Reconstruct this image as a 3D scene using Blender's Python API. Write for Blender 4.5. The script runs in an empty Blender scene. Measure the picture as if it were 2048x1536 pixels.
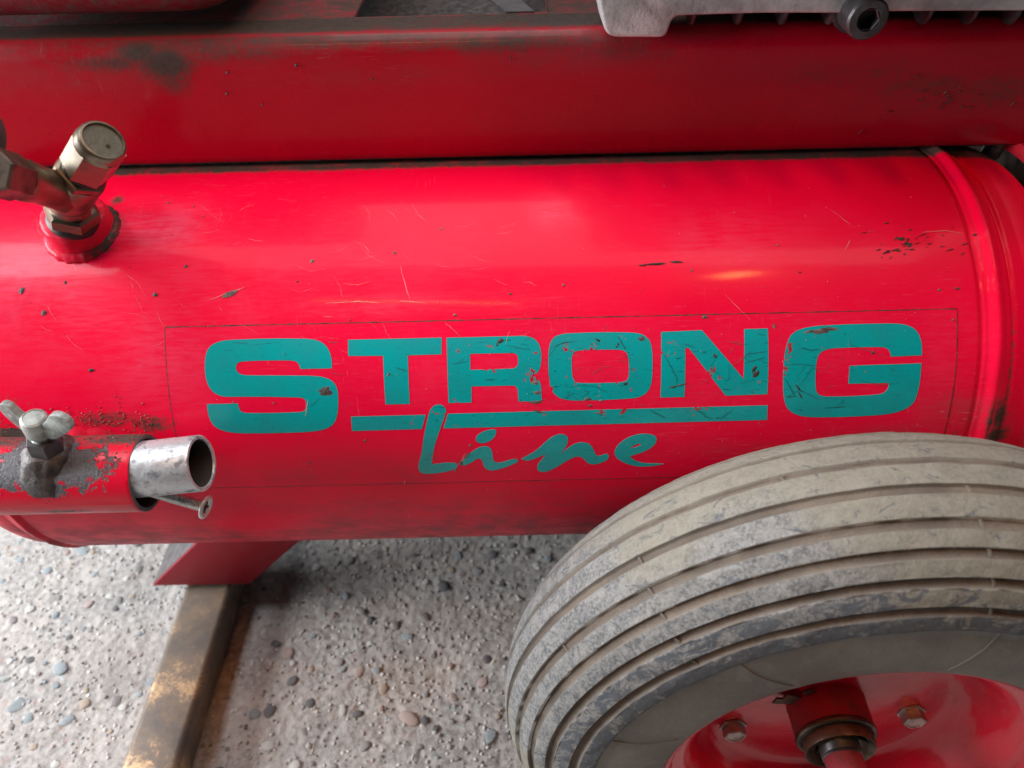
import bpy, bmesh, math, random
import numpy as np
from mathutils import Vector, Matrix
from mathutils.geometry import tessellate_polygon
R_ = math.radians
rnd = random.Random(7); nrg = np.random.RandomState(5)
C = bpy.context.scene.collection
S = bpy.context.scene

# ------------------------------------------------------------------ camera
PITCH, YAW, ROLL, FPX = 0.71783, -8e-05, -0.02317, 1521.67
CAM = np.array([0, -0.41562, 0.32653])
def rx(a): c, s = math.cos(a), math.sin(a); return np.array([[1,0,0],[0,c,-s],[0,s,c]])
def rz(a): c, s = math.cos(a), math.sin(a); return np.array([[c,-s,0],[s,c,0],[0,0,1]])
MC = rz(YAW) @ rx(math.pi/2-PITCH) @ rz(ROLL)
cd = bpy.data.cameras.new('camera'); cam = bpy.data.objects.new('camera', cd); C.objects.link(cam)
cam.matrix_world = Matrix([list(MC[i])+[CAM[i]] for i in range(3)]+[[0,0,0,1]])
cd.sensor_width = 36; cd.lens = 36*FPX/2048; cd.clip_start = .01; cd.clip_end = 60
cd.dof.use_dof = True; cd.dof.focus_distance = .425; cd.dof.aperture_fstop = 8.0
S.camera = cam
# ------------------------------------------------------------------ light
w = bpy.data.worlds.new('World'); S.world = w; w.use_nodes = True
w.node_tree.nodes['Background'].inputs[0].default_value = (.62, .72, .85, 1)
w.node_tree.nodes['Background'].inputs[1].default_value = .035
S.view_settings.view_transform = 'Standard'; S.view_settings.look = 'None'
S.view_settings.exposure = 0.0; S.view_settings.gamma = 1
def area(name, loc, target, sx, sy, power, col):
    l = bpy.data.lights.new(name, 'AREA'); l.shape = 'RECTANGLE'; l.size = sx; l.size_y = sy; l.energy = power; l.color = col
    o = bpy.data.objects.new(name, l); C.objects.link(o); o.location = loc
    o.rotation_euler = (Vector(target)-Vector(loc)).to_track_quat('-Z', 'Y').to_euler(); return o
def mirror(px, py, rt=.13):   # direction in which the tank's paint mirrors, seen at this pixel
    d = MC @ np.array([(px-1024)/FPX, -(py-768)/FPX, -1]); a = d[1]**2+d[2]**2; b = 2*(CAM[1]*d[1]+CAM[2]*d[2]); c = CAM[1]**2+CAM[2]**2-rt*rt
    P = CAM+d*((-b-math.sqrt(b*b-4*a*c))/(2*a)); n = np.array([0, P[1], P[2]])/rt; d = d/np.linalg.norm(d); return P, d-2*n*d.dot(n)
area('doorway_light', (-1.5, -.10, .36), (-.1, 0, -.1), .95, .5, 44, (.96, .98, 1.0))
P_, D_ = mirror(30, 520); area('left_window_light', P_+D_*1.6, P_, .5, .42, 15, (.90, .94, 1.0))
area('roof_light', (.1, .42, 2.35), (.05, 0, 0), 3.0, 1.8, 74, (.98, .99, 1.0))
P_, D_ = mirror(835, 604); area('warm_tube_lamp', P_+D_*1.5, P_, .5, .008, 2.6, (1, .40, .10))
P_, D_ = mirror(1470, 550); area('warm_bulb_lamp', P_+D_*1.5, P_, .10, .06, 3.4, (1, .40, .10))

# ------------------------------------------------------------------ geometry helpers
def ray(px, py):
    d = MC @ np.array([(px-1024)/FPX, -(py-768)/FPX, -1]); return d
def plane(px, py, ax, val):
    d = ray(px, py); return CAM + d*((val-CAM[ax])/d[ax])
RT = .13
def cyl(px, py, r=RT):          # where the sight line meets the tank: x and arc angle from the front
    d = ray(px, py); a = d[1]**2+d[2]**2; b = 2*(CAM[1]*d[1]+CAM[2]*d[2]); c = CAM[1]**2+CAM[2]**2-r*r
    D = max(b*b-4*a*c, 0); t = (-b-math.sqrt(D))/(2*a); P = CAM+t*d
    return P[0], math.atan2(P[2], -P[1])
def onc(x, th, h=0.): return (x, -(RT+h)*math.cos(th), (RT+h)*math.sin(th))
def smoothmesh(me, on=True): me.polygons.foreach_set('use_smooth', [on]*len(me.polygons)); me.update()
def link(name, me, mat, parent=None, smooth=False):
    if mat: me.materials.append(mat)
    if smooth: smoothmesh(me)
    o = bpy.data.objects.new(name, me); C.objects.link(o)
    if parent: attach(o, parent)
    return o
def attach(o, parent):
    o.parent = parent
    if parent.type == 'EMPTY': o.location = Vector(o.location)-Vector(parent.location)
def mk(name, V, F, mat, parent=None, smooth=False):
    me = bpy.data.meshes.new(name); me.from_pydata([tuple(map(float, v)) for v in V], [], F); me.update()
    return link(name, me, mat, parent, smooth)
def tag(o, label=None, cat=None, group=None, kind=None):
    for k, v in (('label', label), ('category', cat), ('group', group), ('kind', kind)):
        if v: o[k] = v
    return o
def basis(ax):
    a = Vector(ax).normalized(); t = Vector((0,0,1)) if abs(a.z) < .9 else Vector((1,0,0))
    u = t.cross(a).normalized(); v = a.cross(u); return a, u, v
def revolve(prof, org, ax, seg=32, rot=0, cap=True, closed=False):
    """prof: list of (axial, radius)"""
    a, u, v = basis(ax); org = Vector(org); V = []; F = []
    for (s, r) in prof:
        for k in range(seg):
            t = 2*math.pi*k/seg+rot; V.append(org+a*s+(u*math.cos(t)+v*math.sin(t))*r)
    n = len(prof)
    for i in range(n-1 if not closed else n):
        j = (i+1) % n
        for k in range(seg):
            l = (k+1) % seg; F.append((i*seg+k, i*seg+l, j*seg+l, j*seg+k))
    if cap and not closed:
        if prof[0][1] > 1e-6: F.append(tuple(range(seg))[::-1])
        if prof[-1][1] > 1e-6: F.append(tuple((n-1)*seg+k for k in range(seg)))
    return V, F
def join(*parts):
    V = []; F = []
    for v, f in parts:
        b = len(V); V += list(v); F += [tuple(i+b for i in q) for q in f]
    return V, F
def auto(o, ang=35):
    bm = bmesh.new(); bm.from_mesh(o.data)
    bmesh.ops.remove_doubles(bm, verts=bm.verts, dist=1e-6)
    bmesh.ops.recalc_face_normals(bm, faces=bm.faces)
    for f in bm.faces: f.smooth = True
    for e in bm.edges:
        if len(e.link_faces) == 2 and e.calc_face_angle(0) > R_(ang): e.smooth = False
    bm.to_mesh(o.data); bm.free(); return o
def bev(o, w_, seg=2, ang=30):
    bm = bmesh.new(); bm.from_mesh(o.data); bmesh.ops.remove_doubles(bm, verts=bm.verts, dist=1e-6)
    bmesh.ops.recalc_face_normals(bm, faces=bm.faces)
    ed = [e for e in bm.edges if len(e.link_faces) == 2 and e.calc_face_angle(0) > R_(ang)]
    bmesh.ops.bevel(bm, geom=ed, offset=w_, segments=seg, profile=.5, affect='EDGES', clamp_overlap=True)
    bm.to_mesh(o.data); bm.free(); return auto(o, 40)
def box(x0, x1, y0, y1, z0, z1):
    V = [(x, y, z) for x in (x0, x1) for y in (y0, y1) for z in (z0, z1)]
    return V, [(0,1,3,2), (4,6,7,5), (0,4,5,1), (2,3,7,6), (0,2,6,4), (1,5,7,3)]
def prism(poly, d0, d1, to3):
    """poly 2-D outline, to3(p, d) -> 3-D"""
    n = len(poly); V = [to3(p, d0) for p in poly]+[to3(p, d1) for p in poly]
    F = [tuple(range(n))[::-1], tuple(range(n, 2*n))]+[(i, (i+1) % n, n+(i+1) % n, n+i) for i in range(n)]
    return V, F
def vnoise(x, y, seed=0):        # smooth value noise for arrays
    g = np.random.RandomState(seed).rand(256, 256); xi = np.floor(x).astype(int); yi = np.floor(y).astype(int)
    fx = x-xi; fy = y-yi; fx = fx*fx*(3-2*fx); fy = fy*fy*(3-2*fy); xi %= 256; yi %= 256; x1 = (xi+1) % 256; y1 = (yi+1) % 256
    return (g[xi, yi]*(1-fx)+g[x1, yi]*fx)*(1-fy)+(g[xi, y1]*(1-fx)+g[x1, y1]*fx)*fy
def setattr_(o, name, arr):
    a = o.data.attributes.new(name, 'FLOAT', 'POINT'); a.data.foreach_set('value', np.asarray(arr, dtype=np.float32))

# ------------------------------------------------------------------ materials
class NT:
    def __init__(s, name):
        s.m = bpy.data.materials.new(name); s.m.use_nodes = True; s.t = s.m.node_tree; s.b = s.t.nodes['Principled BSDF']
        s.co = s.t.nodes.new('ShaderNodeTexCoord').outputs['Object']
    def n(s, typ, **kw):
        x = s.t.nodes.new(typ)
        for k, v in kw.items(): setattr(x, k, v)
        return x
    def l(s, a, b): s.t.links.new(a, b)
    def put(s, sock, v):
        if hasattr(v, 'is_linked') or isinstance(v, bpy.types.NodeSocket): s.l(v, sock)
        else: sock.default_value = v
    def mapping(s, scale=(1,1,1), rot=(0,0,0)):
        m = s.n('ShaderNodeMapping'); s.l(s.co, m.inputs[0]); m.inputs['Scale'].default_value = scale; m.inputs['Rotation'].default_value = rot; return m.outputs[0]
    def noise(s, scale, detail=4, rough=.55, dist=0, co=None):
        x = s.n('ShaderNodeTexNoise'); s.l(co if co is not None else s.co, x.inputs['Vector']); x.inputs['Scale'].default_value = scale
        x.inputs['Detail'].default_value = detail; x.inputs['Roughness'].default_value = rough; x.inputs['Distortion'].default_value = dist; return x.outputs['Fac']
    def vor(s, scale, out='Distance', co=None, feature='F1', rand=1):
        x = s.n('ShaderNodeTexVoronoi', feature=feature); s.l(co if co is not None else s.co, x.inputs['Vector']); x.inputs['Scale'].default_value = scale
        x.inputs['Randomness'].default_value = rand; return x.outputs[out]
    def ramp(s, v, a, b, lo=0., hi=1.):
        x = s.n('ShaderNodeMapRange', interpolation_type='SMOOTHSTEP'); s.put(x.inputs[0], v); x.inputs[1].default_value = a; x.inputs[2].default_value = b
        x.inputs[3].default_value = lo; x.inputs[4].default_value = hi; return x.outputs[0]
    def math(s, op, a, b=0.):
        x = s.n('ShaderNodeMath', operation=op); s.put(x.inputs[0], a); s.put(x.inputs[1], b); return x.outputs[0]
    def mix(s, f, a, b):
        x = s.n('ShaderNodeMix', data_type='RGBA'); s.put(x.inputs[0], f)
        for sock, v in ((x.inputs[6], a), (x.inputs[7], b)): s.put(sock, v if not isinstance(v, tuple) else v+(1,)*(4-len(v)))
        return x.outputs[2]
    def attr(s, name): x = s.n('ShaderNodeAttribute'); x.attribute_name = name; return x.outputs['Fac']
    def bump(s, h, strength, dist=.001, prev=None):
        x = s.n('ShaderNodeBump'); s.l(h, x.inputs['Height']); x.inputs['Strength'].default_value = strength; x.inputs['Distance'].default_value = dist
        if prev is not None: s.l(prev, x.inputs['Normal'])
        return x.outputs[0]
    def out(s, col, rough, metal=0., normal=None, spec=.5):
        s.put(s.b.inputs['Base Color'], col if not isinstance(col, tuple) else col+(1,)*(4-len(col)))
        s.put(s.b.inputs['Roughness'], rough); s.put(s.b.inputs['Metallic'], metal); s.b.inputs['Specular IOR Level'].default_value = spec
        s.b.inputs['Coat Weight'].default_value = getattr(s, 'coat', 0); s.b.inputs['Coat Roughness'].default_value = .10
        if normal is not None: s.l(normal, s.b.inputs['Normal'])
        return s.m

RED = (.90, .0010, .042)
def paint(name, base=RED, rough=.24, attrs=False, dust0=0.0, grime0=0.0, swirl=1.0, spec=.22, coat=.0, soft=1.5):
    s = NT(name); s.coat = coat
    big = s.noise(9, 3, .5); med = s.noise(60, 5, .6); fine = s.noise(420, 4, .6)
    sm = s.mapping((14, 1.2, 1.2) if False else (6, 40, 40)); streak = s.noise(14, 5, .65, co=sm)
    dust = s.attr('dust') if attrs else dust0; grime = s.attr('grime') if attrs else grime0; bare = s.attr('bare') if attrs else 0.0
    tex = s.math('ADD', s.math('MULTIPLY', med, .6), s.math('MULTIPLY', streak, .4))
    dm = s.math('MULTIPLY', dust, s.ramp(tex, .36, .66, .35, 1.1))
    gm = s.ramp(s.math('ADD', grime, s.math('MULTIPLY', s.math('SUBTRACT', s.math('ADD', s.math('MULTIPLY', fine, .55), s.math('MULTIPLY', med, .45)), .5), soft)), .32 if soft > 1 else .12, .78)
    gm = s.math('MULTIPLY', gm, s.ramp(grime, .0, .12))
    bm_ = s.ramp(s.math('ADD', bare, s.math('MULTIPLY', s.math('SUBTRACT', s.noise(95, 7, .72, .3), .5), 1.5)), .49, .53)
    bm_ = s.math('MULTIPLY', bm_, s.ramp(bare, .02, .15))
    hue = s.mix(s.ramp(big, .35, .65), base, tuple(c*k for c, k in zip(base, (.9, 1.3, .92))))
    # hairline wipe scratches in two directions
    s1 = s.noise(40, 3, .6, co=s.mapping((2.2, 30, 30), (0, 0, .0)), dist=.6)
    s2 = s.noise(30, 3, .6, co=s.mapping((34, 3, 3), (.5, .3, .5)), dist=.4)
    hair = s.math('MULTIPLY', s.ramp(s1, .6, .72), s.ramp(big, .4, .6)); hair2 = s.math('MULTIPLY', s.ramp(s2, .63, .74), s.ramp(s.noise(14, 2), .45, .62))
    hr = s.math('MAXIMUM', hair, hair2)
    col = s.mix(s.math('MULTIPLY', hr, s.math('ADD', .08*swirl, s.math('MULTIPLY', dust, .75))), hue, (.85, .28, .36))
    if attrs == 'sheen_haze':
        hz = s.math('MULTIPLY', s.attr('sheen_haze'), s.ramp(s.math('ADD', s.math('MULTIPLY', streak, .5), s.math('MULTIPLY', s2_ := s.noise(24, 6, .7, .8), .5)), .38, .62, .15, 1))
        col = s.mix(s.math('MULTIPLY', hz, .8), col, (.82, .10, .19))  # pale pink for worn paint and the doorway's sheen, put into the colour
    col = s.mix(dm, col, (.21, .06, .07))
    # tiny dark pin-holes
    pin = s.vor(75); pinr = s.math('MULTIPLY', s.ramp(pin, .02, .05, 1, 0), s.ramp(s.noise(22, 2), .52, .6))
    col = s.mix(s.math('MULTIPLY', pinr, .8), col, (.09, .02, .02))
    col = s.mix(gm, col, s.mix(fine, (.022, .016, .014), (.10, .075, .065)))
    col = s.mix(bm_, col, s.mix(s.ramp(big, .4, .62), s.mix(fine, (.04, .042, .055), (.15, .15, .17)), s.mix(fine, (.07, .055, .045), (.17, .145, .12))))
    r = s.math('ADD', s.math('ADD', rough, s.math('MULTIPLY', s.math('SUBTRACT', med, .45), .22)), s.math('MULTIPLY', dm, .3))
    r = s.math('ADD', r, s.math('ADD', s.math('MULTIPLY', gm, .3), s.math('MULTIPLY', bm_, .15)))
    r = s.math('ADD', r, s.math('MULTIPLY', hr, .1*swirl))
    h = s.math('ADD', s.math('MULTIPLY', s.noise(130, 2, .4), .5), s.math('MULTIPLY', fine, .05))
    nrm = s.bump(h, .22, .0006)
    nrm = s.bump(s.math('MULTIPLY', bm_, s.math('SUBTRACT', s.math('ADD', fine, s.noise(900, 3, .7)), 2.0)), .9, .0007, nrm)
    nrm = s.bump(s.math('MULTIPLY', s.math('ADD', s1, s2), 1.0), .06*swirl, .0004, nrm)
    nrm = s.bump(s.math('MULTIPLY', gm, fine), .22, .0006, nrm)
    return s.out(col, r, 0, nrm, spec)
M = {}
M['tank'] = paint('red_tank_paint', rough=.36, spec=.09, attrs='sheen_haze', coat=.09, soft=1.15)
M['film'] = paint('red_decal_film', (.90, .0020, .048), .36, attrs='sheen_haze', swirl=1.5, spec=.09, coat=.09)
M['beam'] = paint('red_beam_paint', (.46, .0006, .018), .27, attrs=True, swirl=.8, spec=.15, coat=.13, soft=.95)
M['socket'] = paint('red_socket_paint', (.72, .002, .03), .26, attrs=True)
M['red_part'] = paint('red_worn_paint', (.6, .002, .022), .35, dust0=.35, grime0=.10)
M['rim'] = paint('red_rim_paint', (.80, .001, .032), .20, dust0=.14, grime0=.05, coat=.6)
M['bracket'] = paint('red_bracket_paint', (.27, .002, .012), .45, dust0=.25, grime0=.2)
def teal():
    s = NT('teal_vinyl'); med = s.noise(45, 5, .6); fine = s.noise(300, 4, .6); scr = s.noise(30, 3, .7, .5, co=s.mapping((5, 26, 26), (.2, .5, .4)))
    wear = s.attr('wear')
    col = s.mix(s.ramp(med, .35, .7), (.001, .37, .38), (.0015, .31, .325))
    col = s.mix(s.math('MULTIPLY', s.ramp(scr, .60, .70), s.math('MULTIPLY', wear, .75)), col, (.006, .075, .085))
    ch = s.ramp(s.math('ADD', s.math('MULTIPLY', wear, .13), s.noise(120, 5, .7, .4)), .745, .765)
    col = s.mix(ch, col, (.45, .01, .03)); col = s.mix(s.math('MULTIPLY', s.ramp(fine, .58, .75), .3), col, (.01, .16, .17))
    return s.out(col, s.ramp(med, .3, .7, .24, .40), 0, s.bump(s.math('ADD', s.math('MULTIPLY', med, .4), fine), .08, .0003))
M['teal'] = teal()
def metal(name, c1, c2, r0=.28, r1=.5, sc=50, met=.85, grain=220, bump=.15, thr=(.4, .62), tint=None):
    s = NT(name); a = s.noise(sc, 6, .65, .3); g = s.noise(grain, 4, .6)
    col = s.mix(s.ramp(a, *thr), c1, c2)
    if tint: col = s.mix(s.ramp(s.noise(sc*.4, 4, .6), .5, .66), col, tint)
    col = s.mix(s.math('MULTIPLY', s.ramp(g, .5, .8), .35), col, tuple(x*.45 for x in c2))
    return s.out(col, s.ramp(a, .35, .65, r0, r1), met, s.bump(g, bump, .0005))
M['zinc'] = metal('galvanised_steel', (.60, .65, .69), (.25, .265, .30), .30, .55, 130, .5, 420, .5, thr=(.50, .62))
M['zinc_dull'] = metal('dull_zinc', (.40, .44, .42), (.17, .185, .18), .4, .6, 90, .3, 500, .5)
M['brass'] = metal('dull_nickelled_brass', (.30, .255, .19), (.16, .13, .095), .30, .48, 40, .85, tint=(.30, .20, .12))
M['brass_dark'] = metal('dark_brass', (.17, .14, .11), (.07, .055, .045), .35, .55, 60, .7)
M['bolt'] = metal('black_oxide_steel', (.14, .135, .14), (.07, .067, .07), .32, .55, 60, .7, bump=.3)
M['hexbolt'] = metal('bolt_steel', (.52, .49, .47), (.30, .26, .25), .3, .5, 90, .5)
M['hubsteel'] = metal('brown_hub_steel', (.17, .125, .09), (.09, .065, .05), .4, .6, 70, .5)
M['cast'] = metal('cast_aluminium', (.60, .63, .64), (.34, .36, .37), .38, .55, 24, .2, 260, .9)
M['fin'] = metal('dark_cooling_fin', (.085, .06, .065), (.04, .03, .033), .4, .6, 50, .3)
M['black'] = metal('black_rubber', (.012, .012, .013), (.02, .02, .021), .4, .6, 60, 0)
M['plate'] = metal('grey_steel_face', (.13, .12, .125), (.08, .075, .078), .4, .6, 50, .4)
M['screw'] = metal('bright_zinc_screw', (.74, .76, .74), (.50, .52, .51), .25, .42, 150, .55)
M['hole'] = metal('dark_hole', (.02, .016, .013), (.03, .022, .016), .7, .9, 50, 0)
def dirtgrey(name, a, b, r=.6):
    s = NT(name); g = s.noise(160, 6, .65); f = s.noise(700, 3, .6)
    return s.out(s.mix(s.ramp(g, .35, .65), a, b), r, .1, s.bump(s.math('ADD', g, s.math('MULTIPLY', f, .5)), .7, .0009))
M['weld'] = dirtgrey('grimy_weld', (.022, .019, .02), (.085, .07, .065), .5)
M['chip'] = dirtgrey('chipped_primer', (.06, .045, .045), (.19, .15, .14))
M['chipdark'] = dirtgrey('dark_chip', (.02, .014, .014), (.06, .045, .045))
M['pale'] = dirtgrey('pale_scuff', (.5, .2, .22), (.6, .4, .38))
M['line'] = dirtgrey('decal_edge_dirt', (.05, .012, .014), (.13, .04, .04))
M['scratch'] = dirtgrey('dark_scratch', (.005, .085, .09), (.015, .12, .125))
def rust():
    s = NT('rusty_bare_tube'); a = s.noise(20, 5, .6, .6); b = s.noise(420, 6, .8, .5); st = s.noise(30, 5, .7, co=s.mapping((14, 2, 14)))
    col = s.mix(s.ramp(a, .35, .65), (.085, .07, .06), (.16, .115, .08))
    col = s.mix(s.ramp(s.noise(60, 6, .75), .5, .68, 0, .6), col, (.20, .13, .075))
    m = s.math('MULTIPLY', s.ramp(s.math('ADD', s.math('MULTIPLY', a, .75), s.math('MULTIPLY', b, .45)), .655, .74), 1.0)
    col = s.mix(s.math('MULTIPLY', m, .8), col, (.55, .36, .20))
    return s.out(col, s.ramp(b, .3, .7, .34, .55), s.math('MULTIPLY', m, .8), s.bump(b, .4, .0007))
M['rust'] = rust()
def tyre_m():
    s = NT('dusty_tyre_rubber'); g = s.attr('groove'); sw = s.attr('sidewall'); sc_ = s.attr('scuff')
    a = s.noise(22, 5, .6); b = s.noise(110, 6, .7, .8); f = s.noise(600, 4, .65); big = s.noise(7, 3, .5)
    rib = s.mix(s.ramp(f, .3, .72), (.085, .087, .088), (.235, .238, .236))
    rib = s.mix(s.ramp(b, .42, .62, 0, .55), rib, (.29, .285, .27))
    rib = s.mix(s.math('MULTIPLY', s.ramp(big, .46, .58), .65), rib, (.215, .20, .15))
    smear = s.noise(70, 5, .7, 1.6, co=s.mapping((1, 1.6, 1.2), (.3, .7, .2)))
    rib = s.mix(s.math('MULTIPLY', s.ramp(s.math('ADD', smear, s.math('MULTIPLY', sc_, .20)), .57, .67), .85), rib, (.075, .085, .10))
    gr = s.mix(s.ramp(a, .35, .65), (.09, .074, .06), (.155, .126, .10))
    gr = s.mix(s.ramp(f, .4, .7, 0, .4), gr, (.08, .065, .055))
    col = s.mix(g, rib, gr)
    swc = s.mix(s.ramp(a, .35, .7), (.125, .118, .10), (.20, .19, .16)); swc = s.mix(s.ramp(s.noise(45, 6, .75, 1.4), .55, .68, 0, .45), swc, (.22, .225, .21))
    col = s.mix(sw, col, swc)
    h = s.math('ADD', f, s.math('MULTIPLY', b, 1.4))
    bs = s.bump(h, .4, .0007)
    return s.out(col, s.math('SUBTRACT', .82, s.math('MULTIPLY', sw, .32)), 0, bs, .35)
M['tyre'] = tyre_m()
def concrete():
    s = NT('exposed_aggregate_concrete'); a = s.noise(16, 5, .6); f = s.noise(170, 6, .7); v = s.vor(120, 'Color'); vd = s.vor(120)
    col = s.mix(s.ramp(f, .33, .66), (.245, .238, .23), (.43, .42, .405))
    col = s.mix(s.ramp(a, .4, .65, 0, .45), col, (.50, .46, .43))
    sep = s.n('ShaderNodeSeparateColor'); s.l(v, sep.inputs[0])
    grain = s.mix(sep.outputs[1], (.26, .25, .25), (.60, .59, .58)); grain = s.mix(s.ramp(sep.outputs[2], .85, .93), grain, (.38, .29, .26))
    m = s.math('MULTIPLY', s.ramp(sep.outputs[0], .62, .66), s.ramp(vd, .30, .42, 1, 0)); col = s.mix(s.math('MULTIPLY', m, .6), col, grain)
    pt = s.math('MULTIPLY', s.ramp(s.noise(26, 5, .6, .8), .665, .685), .7); col = s.mix(pt, col, (.42, .53, .54))
    st = s.ramp(s.noise(5, 4, .6), .55, .7, 0, .35); col = s.mix(st, col, (.24, .2, .18))
    return s.out(col, .88, 0, s.bump(s.math('ADD', f, s.math('MULTIPLY', s.noise(600, 3, .6), .5)), .8, .0015), .3)
M['concrete'] = concrete()
def stone(name, c): 
    s = NT(name); a = s.noise(120, 5, .65); f = s.noise(500, 3)
    return s.out(s.mix(s.ramp(a, .35, .7), tuple(x*.75 for x in c), tuple(min(1, x*1.25) for x in c)), .75, 0, s.bump(f, .4, .0006), .35)
STONES = [stone('blue_grey_stone', (.26, .30, .32)), stone('dark_stone', (.13, .13, .135)), stone('pinkish_stone', (.38, .30, .28)),
          stone('pale_stone', (.50, .50, .48)), stone('grey_stone', (.26, .25, .245)), stone('tan_stone', (.38, .32, .26))]

# ------------------------------------------------------------------ ground
ZG = -.3174
def axis_pts(a0, a1, step, far):
    p = list(np.arange(a0, a1, step)); s = step; x = p[-1]
    while x < far: s *= 1.25; x += s; p.append(x)
    s = step; x = p[0]
    while x > -far: s *= 1.25; x -= s; p.insert(0, x)
    return np.array(p)
gx = axis_pts(-.50, .30, .0015, 4.0); gy = axis_pts(-.30, .34, .0015, 4.0)
X, Y = np.meshgrid(gx, gy, indexing='ij')
def gheight(x, y):
    h = (vnoise(x*14, y*14, 1)-.5)*.003+(vnoise(x*95, y*95, 2)-.5)*.0011+(vnoise(x*230, y*230, 3)-.5)*.0011+(vnoise(x*480, y*480, 4)-.5)*.0007
    pit = np.clip(vnoise(x*120+7, y*120+3, 9)-.80, 0, 1)*-.005
    return h+pit
Z = ZG-.001+gheight(X, Y)*((abs(X) < .7) & (abs(Y) < .6))
nx, ny = X.shape
V = np.stack([X.ravel(), Y.ravel(), Z.ravel()], 1)
I = np.arange(nx*ny).reshape(nx, ny); Fq = np.stack([I[:-1,:-1].ravel(), I[1:,:-1].ravel(), I[1:,1:].ravel(), I[:-1,1:].ravel()], 1)
def bigmesh(name, V, F):
    me = bpy.data.meshes.new(name); me.vertices.add(len(V)); me.vertices.foreach_set('co', V.astype(np.float32).ravel())
    me.loops.add(F.size); me.loops.foreach_set('vertex_index', F.astype(np.int32).ravel()); me.polygons.add(len(F))
    me.polygons.foreach_set('loop_start', np.arange(0, F.size, F.shape[1], dtype=np.int32)); me.update(calc_edges=True); me.validate(); return me
ground = link('ground', bigmesh('ground', V, Fq), M['concrete'], smooth=True); tag(ground, kind='structure')
# stones set into the concrete
def pebble_mesh(seed, mat):
    bm = bmesh.new(); bmesh.ops.create_icosphere(bm, subdivisions=2, radius=1); r = random.Random(seed)
    dirs = [(Vector((r.uniform(-1,1), r.uniform(-1,1), r.uniform(-1,1))).normalized(), r.uniform(.55, .9)) for _ in range(9)]
    for v in bm.verts:
        for d, k in dirs:
            t = v.co.dot(d)
            if t > k: v.co -= d*(t-k)*.85
    me = bpy.data.meshes.new('pebble'); bm.to_mesh(me); bm.free(); me.materials.append(mat); smoothmesh(me); return me
PM = [pebble_mesh(i, STONES[i % 6]) for i in range(12)]
known = [(887,1172,20,1),(163,1098,16,0),(35,1410,17,0),(135,1440,14,0),(120,1335,20,0),(815,1438,22,2),(790,1250,12,4),(575,1305,14,2),
         (60,1320,10,1),(655,1180,13,2),(740,1240,10,1),(985,1110,14,1),(1060,1100,14,1),(190,1145,12,0),(300,1360,10,0),(700,1120,11,4),(540,1420,14,1),(620,1405,14,1),(230,1400,11,4),(110,1230,12,0),(25,1240,12,4),(720,1345,13,2),(965,1365,14,2),(40,1120,9,0)]
spots = []
for px, py, r, m in known:
    p = plane(px, py, 2, ZG); spots.append((p[0], p[1], r*.00047, m))
for k in range(230):
    px = rnd.uniform(-60, 1130); py = rnd.uniform(1060, 1590); p = plane(px, py, 2, ZG)
    if any((p[0]-q[0])**2+(p[1]-q[1])**2 < (q[2]+.004)**2 for q in spots): continue
    spots.append((p[0], p[1], rnd.choice([.0026, .003, .0035, .004, .0055]), rnd.choice([0, 0, 1, 3, 3, 4, 4, 5, 2])))
for x, y, r, m in spots:
    o = bpy.data.objects.new('pebble', PM[m if rnd.random() < .5 else m+6]); C.objects.link(o); o.parent = ground
    gh = float(gheight(np.array([x]), np.array([y]))[0])
    o.location = (x, y, ZG+gh-r*.12); o.scale = (r*rnd.uniform(.8, 1.25), r*rnd.uniform(.75, 1.1), r*.26); o.rotation_euler = (rnd.uniform(-.15, .15), rnd.uniform(-.15, .15), rnd.uniform(0, 6.3))
# fine grit
gp = PM[4]; nv = len(gp.vertices)
bm = bmesh.new(); bmesh.ops.create_icosphere(bm, subdivisions=1, radius=1); gv = np.array([v.co[:] for v in bm.verts]); gf = np.array([[v.index for v in f.verts] for f in bm.faces]); bm.free()
ng = 5000; cx = nrg.uniform(-.52, .12, ng); cy = nrg.uniform(-.28, .25, ng); rr = nrg.uniform(.0007, .0021, ng)
cz = ZG+gheight(cx, cy)-rr*.5
VV = (gv[None]*np.stack([rr*nrg.uniform(.8, 1.4, ng), rr*nrg.uniform(.7, 1.2, ng), rr*.6], 1)[:, None]*nrg.uniform(.75, 1.2, (ng, len(gv), 1))+np.stack([cx, cy, cz], 1)[:, None]).reshape(-1, 3)
FF = (gf[None]+(np.arange(ng)*len(gv))[:, None, None]).reshape(-1, 3)
def gritm():
    s = NT('mixed_grit'); g = s.n('ShaderNodeNewGeometry').outputs['Random Per Island']
    cr = s.n('ShaderNodeValToRGB'); s.l(g, cr.inputs[0]); cr.color_ramp.interpolation = 'CONSTANT'
    cols = [(.50,.48,.46),(.34,.33,.32),(.56,.55,.54),(.20,.20,.20),(.44,.42,.39),(.30,.32,.34),(.52,.50,.48),(.37,.31,.28)]
    el = cr.color_ramp.elements
    while len(el) < len(cols): el.new(.5)
    for i, c in enumerate(cols): el[i].position = i/len(cols); el[i].color = c+(1,)
    return s.out(cr.outputs[0], .8, 0, s.bump(s.noise(500, 3), .4, .0006), .3)
grit = link('grit', bigmesh('grit', VV, FF), gritm(), ground, smooth=True); tag(grit, kind='stuff')

# ------------------------------------------------------------------ the compressor
comp = bpy.data.objects.new('air_compressor', None); C.objects.link(comp); comp.location = (0, 0, ZG); comp.empty_display_size = .1
tag(comp, 'red portable air compressor with teal lettered tank, grey ribbed wheel and tubular foot on concrete', 'air compressor')

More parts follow.
